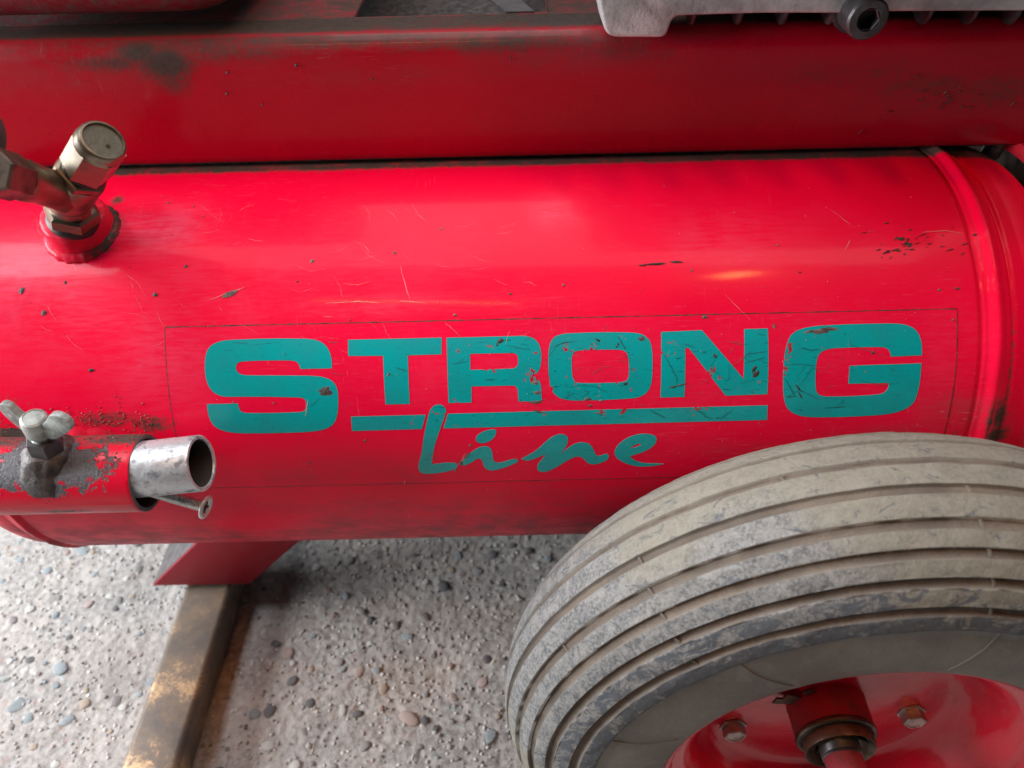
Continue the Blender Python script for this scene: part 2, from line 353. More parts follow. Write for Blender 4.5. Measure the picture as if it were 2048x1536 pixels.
# wear and sheen maps over the tank's surface; upper DU blobs also paint reflected light
def field(X, T, blobs):
    out = np.zeros_like(X)
    for px, py, rx_, rt_, v in blobs:
        x, t = cyl(px, py); d = ((X-x)/rx_)**2+((T-t)*RT/rt_)**2; out = np.maximum(out, v*np.exp(-d))
    return out
GR = [(250,430,.006,.014,.42),(235,400,.005,.006,.7),(215,500,.012,.003,.6),(150,505,.012,.003,.5),(215,838,.034,.008,.62),(300,850,.022,.008,.62),(60,850,.03,.010,.5),
      (1905,880,.005,.012,.6),(2000,830,.006,.014,.8),(1990,870,.01,.01,.8),(1890,800,.004,.010,.35),(1975,840,.003,.02,.7),
      (1300,527,.010,.0012,.5),(1350,524,.006,.0010,.5),(1820,490,.008,.003,.45),(1850,480,.006,.002,.4),(880,720,.01,.001,.0),(400,500,.02,.006,.22),(30,800,.02,.006,.4)]
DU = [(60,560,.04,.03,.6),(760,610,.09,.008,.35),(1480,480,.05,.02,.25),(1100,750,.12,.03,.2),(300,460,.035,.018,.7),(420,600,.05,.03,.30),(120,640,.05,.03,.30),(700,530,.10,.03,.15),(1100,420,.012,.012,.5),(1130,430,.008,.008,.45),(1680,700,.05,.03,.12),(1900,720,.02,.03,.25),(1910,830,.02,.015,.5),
      (1800,880,.04,.01,.5),(700,950,.08,.012,.35),(300,700,.04,.03,.35),(1500,900,.05,.006,.3),(1380,1010,.06,.02,.4)]
def tank_attr(o, X, T, extra=None):
    w1 = vnoise(X*40+3, T*9, 21); w2 = vnoise(X*12+1, T*22, 22)
    low = np.clip((R_(6)-T)/R_(30), 0, 1)*.95
    low = low*(.65+.5*w2)
    # clean patch low down where the paint is still glossy
    xc, tc = cyl(520, 1045); low *= 1-.85*np.exp(-(((X-xc)/.028)**2+((T-tc)*RT/.017)**2)**1.5)
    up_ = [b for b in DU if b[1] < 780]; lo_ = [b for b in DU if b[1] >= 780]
    dust = np.clip(np.maximum(low, field(X, T, lo_)*(.6+.8*w1)), 0, .9); setattr_(o, 'sheen_haze', np.clip(field(X, T, up_)*(.7+.9*w1), 0, 1).ravel())
    gr = field(X, T, GR); top = np.clip((T-R_(88.5))/R_(4), 0, 1)*.75
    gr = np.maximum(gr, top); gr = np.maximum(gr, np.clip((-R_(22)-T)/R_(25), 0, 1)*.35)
    if extra is not None: gr = np.maximum(gr, extra)
    setattr_(o, 'dust', dust.ravel()); setattr_(o, 'grime', gr.ravel()); setattr_(o, 'bare', (field(X, T, GR[-1:])*0).ravel())
XL, XR = -.2913, .2533
xs = np.concatenate([np.arange(-.36, -.30, .0015), np.arange(-.30, -.283, .0006), np.arange(-.283, .240, .002), np.arange(.240, .285, .0006), np.arange(.285, .345, .0015)])
def trad(x):
    r = RT
    if x > .272: r = RT-.004+.0*x; u = min((x-.272)/.060, 1); r = .1285*math.sqrt(max(1-u**2.3, 0))
    if x < -.298: u = min((-.298-x)/.058, 1); r = .1285*math.sqrt(max(1-u**2.2, 0))
    if .262 <= x <= .272: r = RT-.0015*(x-.262)/.01
    if -.298 <= x <= -.294: r = RT-.0015*(-.294-x)/.004
    for c, wd, h in ((XR+.0015, .0058, .0024), (XL, .0030, .0013)):
        t = (x-c)/wd
        if abs(t) < 1: r += h*(math.cos(t*math.pi)+1)/2
    r -= .0014*math.exp(-((x-.2632)/.0013)**2)+.0010*math.exp(-((x-.2465)/.0012)**2)+.0008*math.exp(-((x+.2875)/.001)**2)
    return max(r, 1e-4)
NT_ = 420; ths = np.concatenate([np.linspace(-R_(70), R_(120), 360, endpoint=False), np.linspace(R_(120), R_(290), 60, endpoint=False)])
Xg, Tg = np.meshgrid(xs, ths, indexing='ij'); Rg = np.array([trad(x) for x in xs])[:, None]+np.zeros_like(Tg)
Rg += ((vnoise(Tg*11, Xg*60, 31)-.5)*.0006+(vnoise(Tg*24, Xg*90, 32)-.5)*.0002)*np.exp(-((Xg-XR-.001)/.007)**2)
Rg += (vnoise(Tg*40, Xg*60, 33)-.5)*.0007*np.exp(-((Xg-XL)/.004)**2)
V = np.stack([Xg.ravel(), (-Rg*np.cos(Tg)).ravel(), (Rg*np.sin(Tg)).ravel()], 1); n_, m_ = Xg.shape
I = np.arange(n_*m_).reshape(n_, m_); J = np.roll(I, -1, axis=1); Fq = np.stack([I[:-1].ravel(), I[1:].ravel(), J[1:].ravel(), J[:-1].ravel()], 1)
tank = link('tank', bigmesh('tank', V, Fq), M['tank'], comp, smooth=True)
seamg = .72*np.exp(-((Xg-.2635)/.0022)**2)*np.clip(.25+(R_(60)-Tg)/R_(60), .15, 1)+.55*np.exp(-((Xg-.2462)/.0016)**2)*np.clip((R_(38)-Tg)/R_(34), 0, 1)
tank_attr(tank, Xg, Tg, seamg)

# decal film and its dirty edge
x0, x1, t0, t1 = -.1807, .2335, R_(2.19), R_(44.0)
def patch(name, x0, x1, t0, t1, h, mat, parent, nx=None, nt=None):
    nx = nx or max(2, int((x1-x0)/.0025)); nt = nt or max(2, int((t1-t0)/R_(1.0)))
    A, B = np.meshgrid(np.linspace(x0, x1, nx), np.linspace(t0, t1, nt), indexing='ij')
    V = np.stack([A.ravel(), (-(RT+h)*np.cos(B)).ravel(), ((RT+h)*np.sin(B)).ravel()], 1); I = np.arange(nx*nt).reshape(nx, nt)
    F = np.stack([I[:-1,:-1].ravel(), I[:-1,1:].ravel(), I[1:,1:].ravel(), I[1:,:-1].ravel()], 1)
    # thin edge so the sheet has thickness down to the paint
    o = link(name, bigmesh(name, V, F[:, ::-1]), mat, parent, smooth=True); return o, A, B
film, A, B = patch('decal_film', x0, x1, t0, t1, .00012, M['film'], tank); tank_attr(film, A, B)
film['label'] = 'clear edged red vinyl panel carrying the teal lettering'
e = .00028
def ribbon(pts, wd, h):
    """pts in (x, theta); flat strip on the tank"""
    V = []; F = []; n = len(pts)
    for i, (x, t) in enumerate(pts):
        a = pts[max(i-1, 0)]; b = pts[min(i+1, n-1)]; dx, ds = b[0]-a[0], (b[1]-a[1])*RT; L = math.hypot(dx, ds) or 1; nx_, ns = -ds/L, dx/L
        ww = wd[i] if isinstance(wd, (list, tuple)) else wd
        V += [onc(x+nx_*ww/2, t+ns*ww/2/RT, h), onc(x-nx_*ww/2, t-ns*ww/2/RT, h)]
    for i in range(n-1): F.append((2*i, 2*i+1, 2*i+3, 2*i+2))
    return V, F
def jitter_w(n, w): return [w*rnd.uniform(.45, 1.25) for _ in range(n)]
def dens(a, b, n=60): return [(a[0]+(b[0]-a[0])*i/n, a[1]+(b[1]-a[1])*i/n) for i in range(n+1)]
ed = [ribbon(dens((x0, t1), (x1, t1), 150), jitter_w(151, .00062), .00016), ribbon(dens((x0, t0), (x1, t0), 150), jitter_w(151, .00045), .00016),
      ribbon(dens((x0, t0), (x0, t1)), jitter_w(61, .00048), .00016), ribbon(dens((x1, t0), (x1, t1)), jitter_w(61, .00055), .00016)]
mk('decal_edge', *join(*ed), M['line'], tank)

# lettering: outlines of each glyph, laid on the tank
import re
ZA, ZB, ZC_, ZD = (380, 640, 3.938), (860, 640, 3.938), (1340, 620, 3.938), (800, 780, 3.531)
def path(d, z):
    tok = re.findall(r'[MLCZ]|-?\d+\.?\d*', d); pts = []; i = 0; cmd = None
    def P(k): return (z[0]+float(tok[k])/z[2], z[1]+float(tok[k+1])/z[2])
    while i < len(tok):
        if tok[i] in 'MLCZ': cmd = tok[i]; i += 1
        if cmd == 'Z': break
        if cmd in 'ML': pts.append(P(i)); i += 2; cmd = 'L' if cmd == 'M' else cmd
        elif cmd == 'C':
            a = pts[-1]; b, c, d_ = P(i), P(i+2), P(i+4); i += 6
            for k in range(1, 11):
                t = k/10; pts.append(tuple((1-t)**3*a[q]+3*(1-t)**2*t*b[q]+3*(1-t)*t*t*c[q]+t**3*d_[q] for q in (0, 1)))
    return [(lambda r: (r[0], r[1]*RT))(cyl(*p)) for p in pts]
WEAR = [(1000,700,.02),(1075,790,.012),(1180,800,.02),(1220,710,.02),(1440,690,.02),(1500,760,.016),(1520,690,.014),(1620,760,.024),(1640,670,.02),(1400,830,.03),(1340,780,.016),(870,830,.018),(900,850,.01),(880,900,.01),(1480,790,.015),(950,880,.01),(1110,740,.01)]
WP = [(cyl(a, b), r) for a, b, r in WEAR]
def glyph(name, outlines, h=.00026):
    loops = [[Vector((a, b, 0)) for a, b in o] for o in outlines]; flat = [v for l in loops for v in l]
    tris = tessellate_polygon(loops); bm = bmesh.new(); vs = [bm.verts.new(v) for v in flat]
    for t in tris:
        try: bm.faces.new([vs[i] for i in t])
        except ValueError: pass
    s0 = min(v.y for v in flat); s1 = max(v.y for v in flat); xx0 = min(v.x for v in flat); xx1 = max(v.x for v in flat)
    s = s0+.0025
    while s < s1: bmesh.ops.bisect_plane(bm, geom=bm.verts[:]+bm.edges[:]+bm.faces[:], plane_co=(0, s, 0), plane_no=(0, 1, 0)); s += .0025
    s = xx0+.005
    while s < xx1: bmesh.ops.bisect_plane(bm, geom=bm.verts[:]+bm.edges[:]+bm.faces[:], plane_co=(s, 0, 0), plane_no=(1, 0, 0)); s += .005
    wv = []
    bmesh.ops.recalc_face_normals(bm, faces=bm.faces)
    for f in bm.faces:
        if f.normal.z < 0: f.normal_flip()
    # thickness: outer edge folded down to the film
    bnd = [e_ for e_ in bm.edges if len(e_.link_faces) == 1]
    r = bmesh.ops.extrude_edge_only(bm, edges=bnd); low = {v for v in r['geom'] if isinstance(v, bmesh.types.BMVert)}
    bm.verts.ensure_lookup_table()
    for v in bm.verts:
        x, s_ = v.co.x, v.co.y; wv.append(min(1, .26+sum(math.exp(-((x-c[0])**2+(s_-c[1]*RT)**2)/rr_**2) for c, rr_ in WP)))
        v.co = Vector(onc(x, s_/RT, h if v not in low else .0001))
    me = bpy.data.meshes.new(name); bm.to_mesh(me); bm.free(); o = link(name, me, M['teal'], tank); setattr_(o, 'wear', wv); return o
def L(label, outs, name='letter'):
    o = glyph(name, outs); o['label'] = label; return o
L('large teal letter S', [path('M 1118,380 C 1120,320 1112,265 1085,222 C 1050,165 985,148 900,147 C 700,142 500,146 330,156 C 235,160 165,180 135,245 C 112,300 115,400 125,450 C 140,530 180,600 300,605 C 500,602 700,604 840,609 C 890,610 912,618 914,650 C 917,700 910,722 860,724 C 700,732 560,732 450,731 C 400,728 392,715 378,657 L 135,661 C 136,720 150,780 180,820 C 220,870 310,890 420,891 C 600,892 780,888 930,880 C 1030,872 1100,858 1135,810 C 1170,760 1170,680 1168,600 C 1166,540 1150,495 1105,470 C 1060,445 1000,438 900,437 C 780,435 600,437 450,434 C 390,432 366,410 364,375 C 364,340 380,328 430,325 C 560,318 690,317 790,319 C 850,322 862,340 868,386 Z', ZA)])
L('teal letter T', [path('M 1245,155 L 1982,138 L 1981,270 L 1716,278 L 1731,660 L 1540,664 L 1520,282 L 1247,283 Z', ZA)])
L('teal letter R', [path('M 131,139 L 700,125 C 800,122 840,150 860,195 C 880,240 878,290 874,340 C 868,395 845,430 795,437 C 850,450 870,480 874,525 L 880,638 L 697,641 L 692,570 C 690,530 680,515 640,516 L 328,522 L 327,650 L 146,652 Z', ZB),
                    path('M 316,266 L 640,260 C 680,260 692,275 693,310 C 694,360 685,378 640,382 L 318,392 Z', ZB)])
L('teal letter O', [path('M 932,330 C 930,230 940,160 985,130 C 1040,100 1120,104 1200,100 C 1330,94 1500,94 1590,99 C 1690,104 1735,140 1746,220 C 1755,300 1754,380 1748,460 C 1740,560 1690,605 1600,615 C 1480,626 1250,634 1130,633 C 1030,630 975,600 950,530 C 935,470 933,400 932,330 Z', ZB)[:-1],
                    path('M 1116,330 C 1114,270 1125,243 1180,240 C 1300,233 1400,232 1480,234 C 1545,236 1560,260 1564,320 C 1567,380 1568,420 1562,450 C 1555,480 1530,488 1480,490 C 1370,496 1260,497 1180,495 C 1125,492 1116,460 1116,330 Z', ZB)[:-1]])
L('teal letter N', [path('M -71,173 L 250,158 L 578,540 L 583,150 L 770,144 L 766,662 L 436,674 L 148,300 L 120,298 L 114,684 L -76,688 Z', ZC_)])
L('large teal letter G', [path('M 1983,357 C 1985,280 1978,225 1955,185 C 1920,125 1850,108 1760,106 C 1620,104 1400,110 1200,122 C 1080,130 990,150 950,200 C 905,270 893,400 890,520 C 888,640 890,720 925,775 C 970,830 1050,842 1140,843 C 1300,845 1480,838 1640,826 C 1780,815 1870,785 1920,725 C 1960,650 1972,550 1979,419 L 1412,437 L 1403,580 L 1722,574 C 1722,620 1700,655 1640,663 C 1520,674 1380,680 1260,680 C 1190,682 1150,670 1147,610 C 1142,520 1145,440 1158,390 C 1168,330 1210,312 1280,302 C 1400,294 1560,291 1660,292 C 1720,296 1732,320 1738,367 Z', ZC_)])
L('short left piece of the teal bar', [path('M 1268,760 L 1857,745 L 1827,857 L 1277,873 Z', ZA)], 'underline_bar')
L('long right piece of the teal bar', [path('M 895.6,827.2 L 1535,810.2 L 1534,839.4 L 886.9,856.4 Z', (0, 0, 1))], 'underline_bar')
L('small teal script letter L', [path('M 325,160 C 330,120 300,98 265,102 C 225,107 210,140 200,180 C 175,280 160,370 155,430 C 148,470 130,510 130,545 C 132,585 165,592 200,590 C 270,588 340,575 385,558 C 410,548 415,520 385,512 C 330,508 280,518 225,524 C 230,480 235,430 247,385 C 270,310 300,230 325,160 Z', ZD)[:-1]])
L('dot of the small script i', [path('M 680,290 C 680,272 650,275 620,282 C 580,292 535,315 535,345 C 535,372 570,378 600,372 C 650,360 680,325 680,290 Z', ZD)[:-1]], 'letter_dot')
L('small teal script letter i', [path('M 440,530 C 430,520 440,500 480,460 C 520,420 560,398 600,396 C 640,396 655,425 655,470 C 655,515 690,515 720,508 C 760,498 785,485 815,485 C 835,488 838,505 820,512 C 760,540 690,568 640,566 C 590,560 590,525 580,500 C 570,475 545,480 520,500 C 490,520 460,535 440,530 Z', ZD)[:-1]])
L('small teal script letter n', [path('M 855,485 C 900,460 950,440 990,400 C 1040,350 1090,308 1140,310 C 1185,312 1190,340 1185,365 C 1178,400 1150,430 1130,455 C 1160,430 1200,385 1260,370 C 1320,362 1350,380 1365,415 C 1380,455 1390,472 1420,460 C 1440,450 1460,445 1472,455 C 1480,480 1460,500 1430,508 C 1390,525 1350,528 1330,515 C 1300,500 1300,468 1250,468 C 1180,480 1110,560 1020,577 C 980,580 965,565 970,535 C 975,510 1010,485 1025,455 C 985,470 930,495 895,498 Z', ZD)])
L('small teal script letter e', [path('M 1865,520 C 1800,535 1720,545 1660,535 C 1590,520 1515,490 1515,440 C 1515,390 1600,320 1700,308 C 1760,306 1815,310 1812,350 C 1805,400 1740,435 1625,465 C 1640,495 1700,518 1770,516 C 1810,516 1850,518 1865,520 Z', ZD)[:-1],
                                 path('M 1625,410 C 1650,385 1690,372 1703,380 C 1705,390 1660,405 1625,410 Z', ZD)[:-1]])

# chips and scratches
def flake(px, py, w_, h_, rot=0, ht=.00034, k=13):
    x, t = cyl(px, py); s = t*RT; V = [onc(x, t, ht+.00022)]; a0 = rnd.uniform(0, 6)
    for i in range(k):
        a = 2*math.pi*i/k; r = rnd.uniform(.55, 1.15); u, v = math.cos(a)*w_*r/2, math.sin(a)*h_*r/2
        V.append(onc(x+u*math.cos(rot)-v*math.sin(rot), (s+u*math.sin(rot)+v*math.cos(rot))/RT, ht-.00008))
    return V, [(0, i+1, (i+1) % k+1) for i in range(k)]
mm = .001
def flakes(name, lst, mat, parent=None):
    o = mk(name, *join(*[flake(a, b, c*mm, d*mm, r) for a, b, c, d, r in lst]), mat, parent or tank); tag(o, kind='stuff'); return o
grey = [(460,588,8,4,.6),(625,522,3,2.4,.9),(883,458,2,2,0),(1127,570,2,1.4,0),(337,406,2.2,1.2,0),(387,413,1.4,1.1,0),(407,433,1.2,1,0),(1383,541,1.6,1.2,0),(1555,491,1.8,1.4,0),
        (1878,580,2,1.4,.5),(1905,640,1.6,1.6,0),(1914,577,2.2,1.8,0),(650,782,8.5,5.5,0),(1070,765,4.6,2.6,0),(1075,785,4.6,2.8,0),(1072,804,8,2.2,.1),(1078,823,7,1.4,-.3),(1175,798,4.5,1.7,0),(1180,811,3.6,1.3,0),
        (1196,826,4.6,1.3,-.3),(1201,801,3.2,1.2,0),(777,749,3.2,1.1,.9),(1283,678,4.4,2.6,.1),(1410,634,4,2,0),(1745,705,2.4,1.4,1),(935,910,5,1.6,.9),(922,926,2,4,.3),(730,881,1.6,2.4,0),(620,926,1.6,1.6,0),(910,940,1.4,2.6,0),(1640,662,15,3.0,.06),(1662,658,10,2.2,-.05),(1618,664,7,1.6,.1),
        (1548,652,1.5,3,.2),(548,806,2,1,0),(467,804,2,.8,0),(790,506,2,1.6,0),(910,630,2,1.4,0),(940,890,2,1.6,0)]
darkc = [(310,590,3.2,2.8,0),(43,582,3.2,4,0),(88,626,3.6,3.6,.4),(130,565,2,2,0),(183,740,3.5,2,0),(595,563,1.4,1.2,0),(372,533,2.2,2,0),(1312,528,14,1.8,.02),(1352,524,8,1.4,0),(1285,531,5,1.2,0),
         (1800,478,5,2.5,.1),(1818,490,4,3,0),(1790,500,6,1,.3),(1900,500,5,.8,.3),(1930,488,5,.9,.3),(1950,470,4,1.4,0),(1962,448,4,1.2,0),(1845,470,8,.6,.35),(1250,768,3,2,0),(1600,545,2,1,0),(1020,588,2,1.4,0),(700,640,1.6,1,0),
         (1360,770,7,1,.2),(1345,774,5,1.2,.1),(1195,680,1.6,4,.9),(1235,690,1,4,-.5),(1000,682,5,3,.7),(994,690,1.6,1.6,0),(1512,748,3,5,-.6),(1508,738,2,5,-.5),(1430,712,1.5,4,.8),(1600,790,1,6,.5),(1596,775,1,6,.6)]
flakes('paint_chip', grey, M['chip']); flakes('dark_paint_chip', darkc, M['chipdark'])
for _ in range(34): darkc.append((rnd.gauss(1830, 45), rnd.gauss(488, 16), rnd.uniform(.8, 4), rnd.uniform(.3, 1.1), rnd.gauss(.15, .3)))
flakes('dark_paint_chip', darkc[-34:], M['chipdark'])
tiny = []
for _ in range(150):
    px = rnd.uniform(10, 1930); py = rnd.uniform(350, 1040); tiny.append((px, py, rnd.uniform(.3, .8), rnd.uniform(.25, .6), rnd.uniform(0, 3)))
flakes('paint_speck', tiny, M['chip'])
tiny = [(rnd.uniform(300, 1900), rnd.uniform(380, 1000), rnd.uniform(.3, .6), rnd.uniform(.2, .5), rnd.uniform(0, 3)) for _ in range(70)]
flakes('pale_speck', tiny, M['pale'])
def pline(pts, w_, h=.0004):
    q = [cyl(*p) for p in pts]; out = []
    for a, b in zip(q[:-1], q[1:]):
        n = 6; out += [(a[0]+(b[0]-a[0])*i/n+rnd.gauss(0, .0001), a[1]+(b[1]-a[1])*i/n+rnd.gauss(0, .0008)) for i in range(n)]
    out.append(q[-1]); m = len(out); return ribbon(out, [w_*(.25+.75*math.sin(math.pi*(i+.5)/m))*rnd.uniform(.6, 1.2) for i in range(m)], h)
sc = [pline(p, w_*mm) for p, w_ in [([(1325,704),(1340,730),(1354,756),(1352,770)], .35),([(1235,672),(1246,690),(1250,700)], .5),([(1100,695),(1130,685),(1150,682)], .3),([(1490,709),(1515,705),(1535,703)], .3),([(1505,700),(1480,720)], .25),
      ([(1572,760),(1580,775),(1590,795)], .5),([(1600,695),(1620,700),(1640,700)], .4),([(1570,730),(1600,728),(1640,732)], .25),([(1700,690),(1770,712)], .2),([(1650,816),(1690,812)], .4),([(1300,820),(1330,835)], .4),([(1390,815),(1410,832),(1425,838)], .3),([(1440,700),(1420,735),(1450,760)], .2),
      ([(1130,775),(1160,770),(1190,772),(1215,785)], .25),([(905,728),(935,722)], .3),([(1010,690),(1060,700)], .2),([(790,735),(815,742)], .4),([(660,745),(690,750)], .2),([(500,690),(560,684)], .15),([(1720,760),(1760,770),(1800,765)], .2),([(1600,770),(1625,735),(1645,745)], .25),
      ([(1640,800),(1600,780),(1580,790)], .25),([(1470,815),(1440,838)], .3),([(1490,725),(1530,715)], .25),([(1115,690),(1090,720),(1100,760)], .2)]]
for _ in range(60):
    px = rnd.choice([rnd.uniform(1060, 1290), rnd.uniform(1330, 1530), rnd.uniform(1580, 1690), rnd.uniform(430, 1840)]); py = rnd.uniform(665, 830); a = rnd.gauss(-.35, .5); l = rnd.uniform(6, 32)
    sc.append(pline([(px, py), (px+l*math.cos(a), py+l*math.sin(a))], rnd.uniform(.10, .24)*mm, .00035))
tag(mk('scratch', *join(*sc), M['scratch'], tank), kind='stuff')
sp = [pline(p, w_*mm) for p, w_ in [([(617,800),(613,820),(611,832)], .5),([(930,905),(925,918),(915,930)], .5),([(1845,465),(1890,462),(1925,468)], .3),([(1700,480),(1690,500)], .3),([(800,530),(808,560),(820,600)], .25),([(1450,590),(1500,640)], .15),
      ([(890,645),(920,672)], .2),([(1020,660),(1010,690)], .15),([(650,607),(720,603),(760,606)], .3),([(800,602),(850,606)], .3),([(810,960),(808,968)], .5),([(1660,420),(1700,450)], .2),([(490,575),(420,600)], .25)]]  # scratches, plus level lines that paint the broken warm lamp streak
for _ in range(60):
    px = rnd.uniform(60, 1100); py = rnd.uniform(400, 700); a = rnd.gauss(.4, .5); l = rnd.uniform(10, 60); k = rnd.uniform(-.3, .3)
    sp.append(pline([(px, py), (px+l*.5*math.cos(a), py+l*.5*math.sin(a)), (px+l*math.cos(a+k), py+l*math.sin(a+k))], rnd.uniform(.05, .11)*mm, .0002))
tag(mk('pale_scratch_glint', *join(*sp), M['pale'], tank), kind='stuff')

# ------------------------------------------------------------------ beam above the tank
YB, ZB0, ZB1, RB = .0113, .1315, .2010, .0105
prof = [(YB+.0035, ZB0), (YB+.0005, ZB0+.0008)]+[(YB, z) for z in np.linspace(ZB0+.0016, ZB1-RB, 22)]+[(YB+RB-RB*math.cos(a), ZB1-RB+RB*math.sin(a)) for a in np.linspace(0, math.pi/2, 14)[1:]]
ytop = [.026, .030, .034, .038, .042, .0455]
prof += [(y, ZB1) for y in ytop]
bx_ = np.linspace(-.42, .3135, 260); P_ = np.array(prof)
Xb = np.repeat(bx_[:, None], len(P_), 1); Yb = np.repeat(P_[None, :, 0], len(bx_), 0); Zb = np.repeat(P_[None, :, 1], len(bx_), 0)
Yb = Yb+(vnoise(Xb*9, Zb*12, 41)-.5)*.0006
V = np.stack([Xb.ravel(), Yb.ravel(), Zb.ravel()], 1); I = np.arange(Xb.size).reshape(Xb.shape)
Fq = np.stack([I[:-1,:-1].ravel(), I[1:,:-1].ravel(), I[1:,1:].ravel(), I[:-1,1:].ravel()], 1)
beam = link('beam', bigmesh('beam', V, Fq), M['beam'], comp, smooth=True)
def bfield(blobs):
    out = np.zeros_like(Xb)
    for px, py, rx_, rz_, v in blobs:
        if py > 92: p = plane(px, py, 1, YB); s0 = p[2]
        else: p = plane(px, py, 2, ZB1); s0 = ZB1+(p[1]-YB-RB*.5)
        Sb = Zb+np.clip(Yb-YB-RB*.5, 0, 1); out = np.maximum(out, v*np.exp(-((Xb-p[0])/rx_)**2-((Sb-s0)/rz_)**2))
    return out
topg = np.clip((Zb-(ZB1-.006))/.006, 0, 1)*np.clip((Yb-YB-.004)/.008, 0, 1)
gb = np.maximum(topg*(.62+.25*vnoise(Xb*30, Yb*50, 44)), bfield([(330,126,.018,.012,.85),(345,160,.012,.010,.6),(275,106,.020,.008,.75),(195,92,.034,.006,.62),(440,98,.07,.009,.55),(700,70,.22,.006,.62),(1000,66,.10,.006,.62),(250,60,.2,.004,.5),(1250,100,.03,.008,.4),(1330,100,.01,.01,.35),(1850,170,.05,.010,.42),(1700,150,.06,.01,.35),(1850,210,.008,.003,.45),(1980,180,.05,.014,.4),(1950,260,.02,.005,.36)]))  # smudges and soot, plus shadow painted in below the pump foot
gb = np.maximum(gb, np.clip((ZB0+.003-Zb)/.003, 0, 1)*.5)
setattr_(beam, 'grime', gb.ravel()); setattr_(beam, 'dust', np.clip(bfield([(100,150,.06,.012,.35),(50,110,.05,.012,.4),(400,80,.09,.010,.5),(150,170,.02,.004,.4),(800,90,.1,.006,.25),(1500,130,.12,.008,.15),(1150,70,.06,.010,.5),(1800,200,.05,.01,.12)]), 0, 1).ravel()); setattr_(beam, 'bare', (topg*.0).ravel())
# top plate of the beam, pierced by an opening
hx0, hx1 = -.0846, .0195
pl_m = paint('grimy_top_plate', (.30, .003, .014), .5, dust0=.55, grime0=.62)
def plate(name, x0, x1, y0, y1, z0=ZB1-.003, z1=ZB1):
    return bev(mk(name, *box(x0, x1, y0, y1, z0, z1), pl_m, comp), .0006, 1)
plate('top_plate', -.42, hx0, .0456, .40); plate('top_plate', hx1+.006, .3135, .0456, .40)
# back plate pieces round the hole, with a rounded corner
def corner_plate():
    pts = [(hx0, .0456), (hx1+.006, .0456), (hx1+.006, .40), (hx1+.005, .40)]
    for a in np.linspace(0, math.pi/2, 9): pts.append((hx1-.008+.013*math.cos(a), .0605-.013*math.sin(a)))
    pts += [(hx0+.004, .0475), (hx0, .0475)]
    return prism(pts, ZB1-.003, ZB1, lambda p, d: (p[0], p[1], d))
auto(mk('top_plate_lip', *corner_plate(), pl_m, comp))
inner = mk('inner_wall', *join(box(hx0-.03, hx1+.04, .054, .060, .06, ZB1-.006), box(hx0-.03, hx1+.04, .0455, .30, .12, .125)), dirtgrey('shaded_red_inside', (.010, .0015, .002), (.03, .003, .005), .8), comp)  # near-black colour paints the shade inside the opening
st = Vector((.012, .055, .196)); auto(mk('belt_guard_edge', *join(prism([(-.012, 0), (.004, 0), (-.018, .05), (-.036, .05)], 0, .0025, lambda p, d: (p[0]+.0135, .0475+p[1]*.9, ZB1-.0015+d+p[1]*.15))), M['plate'], comp))
mk('beam_underside', *box(-.42, .3135, YB+.0038, .40, ZB0-.0012, ZB0+.0005), M['weld'], comp)
# small black marks on the beam face
def bchip(px, py, w_, h_, rot=0):
    p = plane(px, py, 1, YB); V = [(p[0], YB-.0011, p[2])]; k = 11
    for i in range(k):
        a = 2*math.pi*i/k; r = rnd.uniform(.5, 1.15); u, v = math.cos(a)*w_*r/2000, math.sin(a)*h_*r/2000
        V.append((p[0]+u*math.cos(rot)-v*math.sin(rot), YB-.0006, p[2]+u*math.sin(rot)+v*math.cos(rot)))
    return V, [(0, (i+1) % k+1, i+1) for i in range(k)]
bl = [(455,145,2.4,2,0),(455,187,2.2,2.4,.4),(525,208,1.6,2,0),(745,157,1.8,1.5,0),(593,130,2.6,2,.8),(1022,114,.8,4,.15),(1895,190,4,1,.5),(1893,203,8,.7,.7),(1780,222,4,.7,0),(1720,262,5,.4,.9),(1880,215,3,.6,.7)]
bl += [(rnd.gauss(1890, 50), rnd.gauss(195, 18), rnd.uniform(1, 5), rnd.uniform(.3, .8), rnd.gauss(.5, .2)) for _ in range(14)]
bl += [(rnd.uniform(30, 2000), rnd.uniform(115, 310), rnd.uniform(.3, .8), rnd.uniform(.3, .7), 0) for _ in range(90)]
tag(mk('beam_chip', *join(*[bchip(*b) for b in bl]), M['chipdark'], comp), kind='stuff')

# red rounded housing above the beam, top left
bm = bmesh.new(); bmesh.ops.create_cube(bm, size=1)
hx_a, hx_b = -.330, -.126
for v in bm.verts: v.co = Vector(((hx_a+hx_b)/2+v.co.x*(hx_b-hx_a), .105+v.co.y*.18, .2830+v.co.z*.145))
bmesh.ops.bevel(bm, geom=[e_ for e_ in bm.edges if abs((e_.verts[0].co-e_.verts[1].co).y) > .1], offset=.055, segments=16, profile=.62, affect='EDGES')
bmesh.ops.bevel(bm, geom=[e_ for e_ in bm.edges if e_.verts[0].co.y < .03 and e_.verts[1].co.y < .03], offset=.018, segments=6, profile=.5, affect='EDGES')
me = bpy.data.meshes.new('motor_housing'); bm.to_mesh(me); bm.free(); auto(link('motor_housing', me, paint('dirty_red_housing', (.14, .0015, .008), .35, dust0=.25, grime0=.5), comp), 60)

